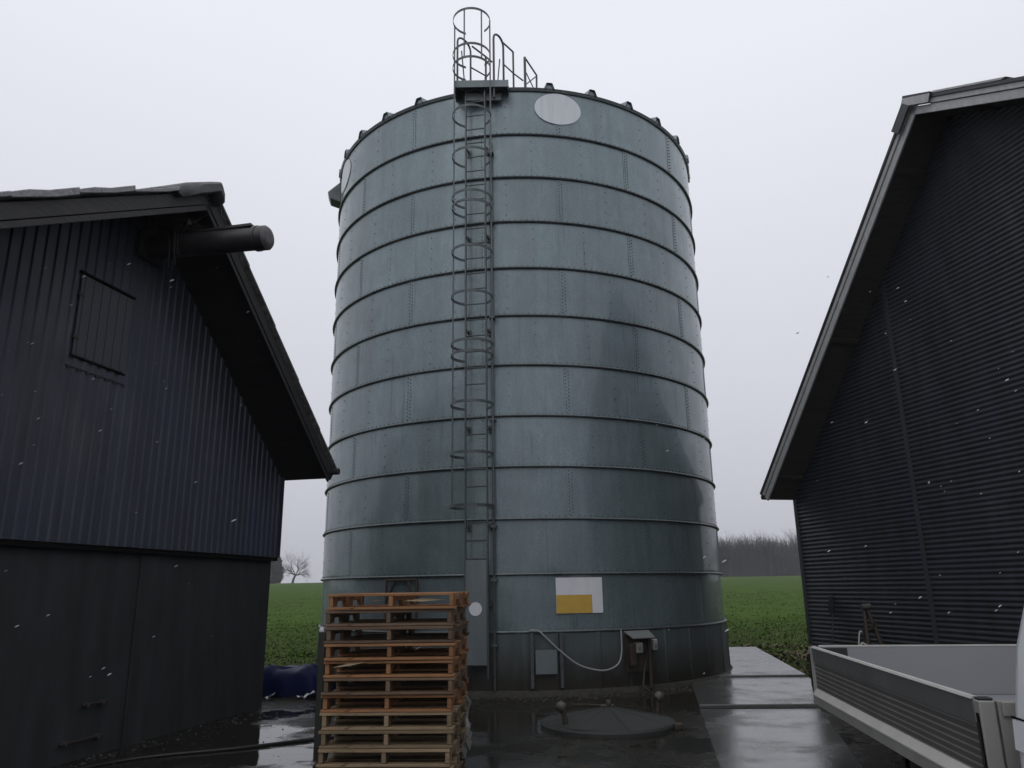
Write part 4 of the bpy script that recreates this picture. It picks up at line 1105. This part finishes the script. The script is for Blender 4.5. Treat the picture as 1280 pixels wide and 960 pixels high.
for (p, q) in (((5.66, 12.9, 0.), (5.70, 13.0, 1.2)), ((6.03, 12.85, 0.), (5.75, 13.0, 1.2)), ((5.78, 13.4, 0.), (5.73, 13.02, 1.2))):
    b = MB(); b.tube([p, q], [.042, .034], 8); put(b, 'leg', M_iron, st_, smooth=True)
b = MB(); b.tube([(5.66, 12.98, 1.21), (5.8, 12.98, 1.22)], .05, 10); put(b, 'head', M_knob, st_, smooth=True)
b = MB(); b.tube([(5.69, 12.94, .86), (5.83, 12.94, .86)], .024, 8); b.tube([(5.76, 12.92, .88), (5.77, 12.9, .98)], .03, 8); put(b, 'crossbar', M_iron, st_)
rp_ = [Vector(p) for p in ((5.46, 12.8, .0), (5.45, 12.8, .4), (5.47, 12.8, .7), (5.50, 12.8, .83), (5.515, 12.8, .845), (5.54, 12.8, .835))]
b = MB(); b.tube(smooth_pts(rp_), .011, 6)
b.tube(smooth_pts([Vector(p) for p in ((5.50, 12.82, .1), (5.49, 12.82, .55), (5.52, 12.82, .655), (5.56, 12.82, .65), (5.62, 12.82, .56), (5.64, 12.82, .1))]), .016, 6)
tag(b.build('standing_hose', M_rope, smooth=True), 'dirty white bent hose standing beside the dark A-frame', 'hose')

# ------------------------------------------------------------------ crop leaves, weeds
def scatter(n, xr, yr, size, msel, seed, dens=None):
    r_ = np.random.default_rng(seed)
    x = r_.uniform(*xr, n); y = r_.uniform(*yr, n) if dens is None else yr[0] + (yr[1] - yr[0]) * r_.random(n) ** dens
    d = seg_dist(x, y, YARD); 
    keep = d > (-.12 + .35 * r_.random(n) ** 2)
    cl = vnoise(x, y, .55, seed + 1) + .6 * vnoise(x, y, 2.6, seed + 2)
    keep &= cl > -.2 + .35 * r_.random(n) - .1
    keep &= ~((x > 5.9) & (y < 15.3) & (x > 5.653 + (15.364 - y) * .231 - .05))
    x, y = x[keep], y[keep]; n = len(x)
    z = terrain_z(x, y)
    a = r_.uniform(0, 2 * np.pi, n); L = size * r_.uniform(.5, 1.5, n); wd = L * r_.uniform(.16, .34, n); lift = r_.uniform(.15, .95, n)
    dx, dy = np.cos(a), np.sin(a); px, py = -dy, dx
    def pt(t, s, h): return np.stack([x + dx * L * t + px * wd * s, y + dy * L * t + py * wd * s, z + L * h * lift], -1)
    V = np.stack([pt(0, 0, -.05), pt(.5, -1, .62), pt(1, 0, .75), pt(.5, 1, .62)], 1).reshape(-1, 3)
    Q = np.arange(4 * n).reshape(n, 4)
    return V, Q, n
allV, allQ, allM, off_ = [], [], [], 0
for (n, xr, yr, size, mi, dens, sd_) in ((80000, (-14, 16), (12.3, 34), .052, 0, 1.15, 11), (16000, (-10, 12), (12.3, 27), .055, 1, 1.6, 21), (60000, (-24, 30), (20, 70), .075, 0, 1.8, 31), (5000, (4.4, 7.4), (11.5, 21.5), .1, 1, None, 41), (2500, (4.6, 7.5), (11.5, 21), .09, 0, None, 51)):
    V, Q, k = scatter(n, xr, yr, size, mi, sd_, dens)
    allV.append(V); allQ.append(Q + off_); allM.append(np.full(k, mi)); off_ += len(V)
crop = np_mesh('crop_leaves', np.concatenate(allV), np.concatenate(allQ), [M_leaf, M_leafdry], np.concatenate(allM))
tag(crop, 'low leafy green crop covering the field', 'crop', kind='stuff')

# small stones, straw and leaf litter blown against the silo foot and over the yard edges
b = MB(); random.seed(77)
def pebble(x, y, r):
    vs = [(x + r * random.uniform(.6, 1.2) * math.cos(k * 2.1) , y + r * random.uniform(.6, 1.2) * math.sin(k * 2.1), .0) for k in range(3)]
    b.add(vs + [(x, y, r * random.uniform(.5, .9))], [(0, 1, 3), (1, 2, 3), (2, 0, 3)])
for k in range(900):
    th = random.uniform(-75, 75); q = P(th, 0, RS + .12 + abs(random.gauss(0, .22))); pebble(q.x, q.y, random.choice((.006, .008, .012, .02, .03)))
for k in range(700):
    pebble(random.uniform(-3.6, 4.0), random.uniform(6.5, 12.6), random.choice((.004, .005, .007, .01, .014)))
for k in range(260):
    u = random.uniform(0, 6); q = LB(u, .05 + abs(random.gauss(0, .25)), 0); pebble(q.x, q.y, random.choice((.006, .01, .015, .025)))
tag(b.build('yard_litter', M_litter), 'fine stones and leaf litter on the wet yard', 'litter', kind='stuff')

# ------------------------------------------------------------------ far trees
def grow(mb, p, d, L, r, depth, spread=.5, up=.12, n=4):
    k = 3; pts = [p]; rs = [r]
    for i in range(k):
        d = (d + Vector((random.gauss(0, .12), random.gauss(0, .12), random.gauss(0, .06) + up * .25))).normalized()
        p = p + d * L / k; pts.append(p); rs.append(r * (1 - .4 * (i + 1) / k))
    mb.tube(pts, rs, n if depth > 1 else 3, cap=False)
    if depth == 0: return
    m_ = random.choice((3, 4)) if depth > 1 else 4
    for j in range(m_):
        a = random.uniform(0, 2 * PI); s = spread * random.uniform(.6, 1.4)
        q = d.orthogonal().normalized(); q.rotate(Matrix.Rotation(a, 3, d))
        nd = (d * math.cos(s) + q * math.sin(s)); nd.z += up; nd.normalize()
        t = random.randint(1, k); grow(mb, pts[t], nd, L * random.uniform(.6, .85), rs[t] * .62, depth - 1, spread, up, n)
def gz(x, y): return float(terrain_z(np.array([float(x)]), np.array([float(y)]))[0])
tx, ty = -70.9, 250; tz = gz(tx, ty)
tree = thing('bare_tree', 'bare spreading tree far off on the field horizon', 'tree', (tx, ty, tz))
tr = MB(); tr.tube([(tx, ty, tz - .3), (tx + .3, ty, tz + 1.2), (tx + .9, ty, tz + 2.6)], [.45, .36, .3], 7); put(tr, 'trunk', M_bark, tree)
cb = MB()
random.seed(12)
for (dx, dz, L) in ((-.9, .7, 2.9), (-.3, 1, 2.8), (.5, .9, 3.0), (1.1, .45, 2.8), (.2, .8, 2.6), (-1.2, .35, 2.2), (1.0, .1, 2.2)):
    grow(cb, Vector((tx + .85, ty, tz + 2.4)), Vector((dx, random.uniform(-.7, .7), dz)).normalized(), L * 1.1, .17, 5, .55, .05)
put(cb, 'crown', M_bark, tree)
sx = -77.0; szz = gz(sx, 248)
ev = thing('evergreen_tree', 'dense dark evergreen tree half hidden by the left barn on the horizon', 'tree', (sx, 248, szz))
b = MB(); b.tube([(sx, 248, szz - .3), (sx, 248, szz + 5)], [.4, .2], 6); put(b, 'trunk', M_bark, ev)
r_ = np.random.default_rng(5); n = 9000
u = r_.random(n) ** .5; th = r_.uniform(0, 2 * np.pi, n); hh = r_.random(n)
env = 3.3 * np.sqrt(np.clip(1 - ((hh - .42) / .6) ** 2, 0, 1)) * (1 + .18 * np.sin(3 * th + 6 * hh) + .12 * np.sin(7 * th - 9 * hh))
cx_ = sx + u * env * np.cos(th); cy_ = 248 + u * env * np.sin(th); cz_ = szz + .3 + hh * 8.6
V = np.stack([cx_, cy_, cz_], -1)[:, None, :] + r_.normal(0, .28, (n, 3, 3))
o = np_mesh('crown', V.reshape(-1, 3), np.arange(3 * n).reshape(n, 3), M_ever); o.parent = ev; o.matrix_parent_inverse = Matrix.Translation(ev.location).inverted()

# woodland on the right horizon: bare trunks and twigs, one far mass
random.seed(3)
temps = []
for k in range(5):
    t = MB(); h = 5.5
    t.tube([(0, 0, -.5), (0, 0, 4), (.2, .1, h)], [.28, .24, .2], 5, cap=False)
    for j in range(5): grow(t, Vector((.1, 0, h - random.random() * 2.6)), Vector((random.gauss(0, .55), random.gauss(0, .55), 1)).normalized(), 3.6, .12, 3, .45, .1, 3)
    vv = np.array(t.v); qq = [f for f in t.f if len(f) == 4]; temps.append((vv, np.array(qq)))
WV, WQ, wo_ = [], [], 0
r_ = np.random.default_rng(17)
spots = [(r_.uniform(40, 150), 252 + 30 * r_.random() ** 1.4) for _ in range(230)] + [(r_.uniform(-40, 40), 262 + 25 * r_.random()) for _ in range(40)] + [(r_.uniform(150, 330), 255 + 35 * r_.random()) for _ in range(60)]
for (x, y) in spots:
    vv, qq = temps[r_.integers(5)]
    s = r_.uniform(.85, 1.25) * (1.12 if x > 92 else 1.0) * .98; a = r_.uniform(0, 2 * np.pi); ca, sa = np.cos(a), np.sin(a)
    v2 = np.stack([(vv[:, 0] * ca - vv[:, 1] * sa) * s * 1.0 + x, (vv[:, 0] * sa + vv[:, 1] * ca) * s + y, vv[:, 2] * s + gz(x, y)], -1)
    WV.append(v2); WQ.append(qq + wo_); wo_ += len(v2)
# undergrowth and thin stems between them
n = 26000
x = r_.uniform(36, 160, n); y = 253 + 30 * r_.random(n); z = terrain_z(x, y); h = r_.uniform(2, 13.5, n) * r_.uniform(.55, 1, n); lean = r_.normal(0, .08, n) * h; wd = r_.uniform(.03, .10, n)
v2 = np.stack([np.stack([x - wd, y, z - .3], -1), np.stack([x + wd, y, z - .3], -1), np.stack([x + lean + wd * .5, y + .1, z + h], -1), np.stack([x + lean - wd * .5, y + .1, z + h], -1)], 1).reshape(-1, 3)
WV.append(v2); WQ.append(np.arange(4 * n).reshape(n, 4) + wo_)
wood = np_mesh('woodland', np.concatenate(WV), np.concatenate(WQ), M_wall_wood)
tag(wood, 'grey bare woodland along the far side of the field', 'woodland', kind='stuff')

# ------------------------------------------------------------------ falling wet snow
b = MB(); random.seed(23)
for k in range(110):
    yy = random.uniform(2.2, 8.5); xx = random.choice((-1, 1, 1, -1, .45)) * random.uniform(.36, .70) * yy; zz = CAM_H + random.uniform(-.12, .46) * yy
    if xx > 0 and yy < 8 and zz < 1.3: continue
    s = random.uniform(.0012, .0048) * (.5 + yy / 9); c = Vector((xx, yy, zz)); d = Vector((.8, .1, .42)).normalized()
    pr = []
    for j in range(4):
        t = (j / 3 - .5) * 2; q = c + d * t * s * 3.0; rr = s * (.25 + .75 * (1 - t * t)); o1 = Vector((-.4, 0, .9)) * rr; o2 = Vector((0, 1, 0)) * rr
        pr.append([q + o1, q + o2 * .8, q - o1 * .9, q - o2])
    b.grid(pr, True); b.add(pr[0], [(3, 2, 1, 0)]); b.add(pr[-1], [(0, 1, 2, 3)])
tag(b.build('falling_snow', M_snow), 'sparse wet snowflakes drifting through the yard', 'snow', kind='stuff')

# ------------------------------------------------------------------ damp air
b = MB(); b.box((-395, -55, -3.6), (395, 395, 26))
hz_m = bpy.data.materials.new('damp_air'); hz_m.use_nodes = True
hn, hl = hz_m.node_tree.nodes, hz_m.node_tree.links
hn.clear()
ho = hn.new('ShaderNodeOutputMaterial'); pv = hn.new('ShaderNodeVolumePrincipled')
pv.inputs['Color'].default_value = (.9, .91, .95, 1); pv.inputs['Density'].default_value = .0005; pv.inputs['Anisotropy'].default_value = .0
hl.new(pv.outputs[0], ho.inputs['Volume'])
tag(b.build('haze', hz_m), 'thin damp winter haze filling the air', 'haze', kind='stuff')
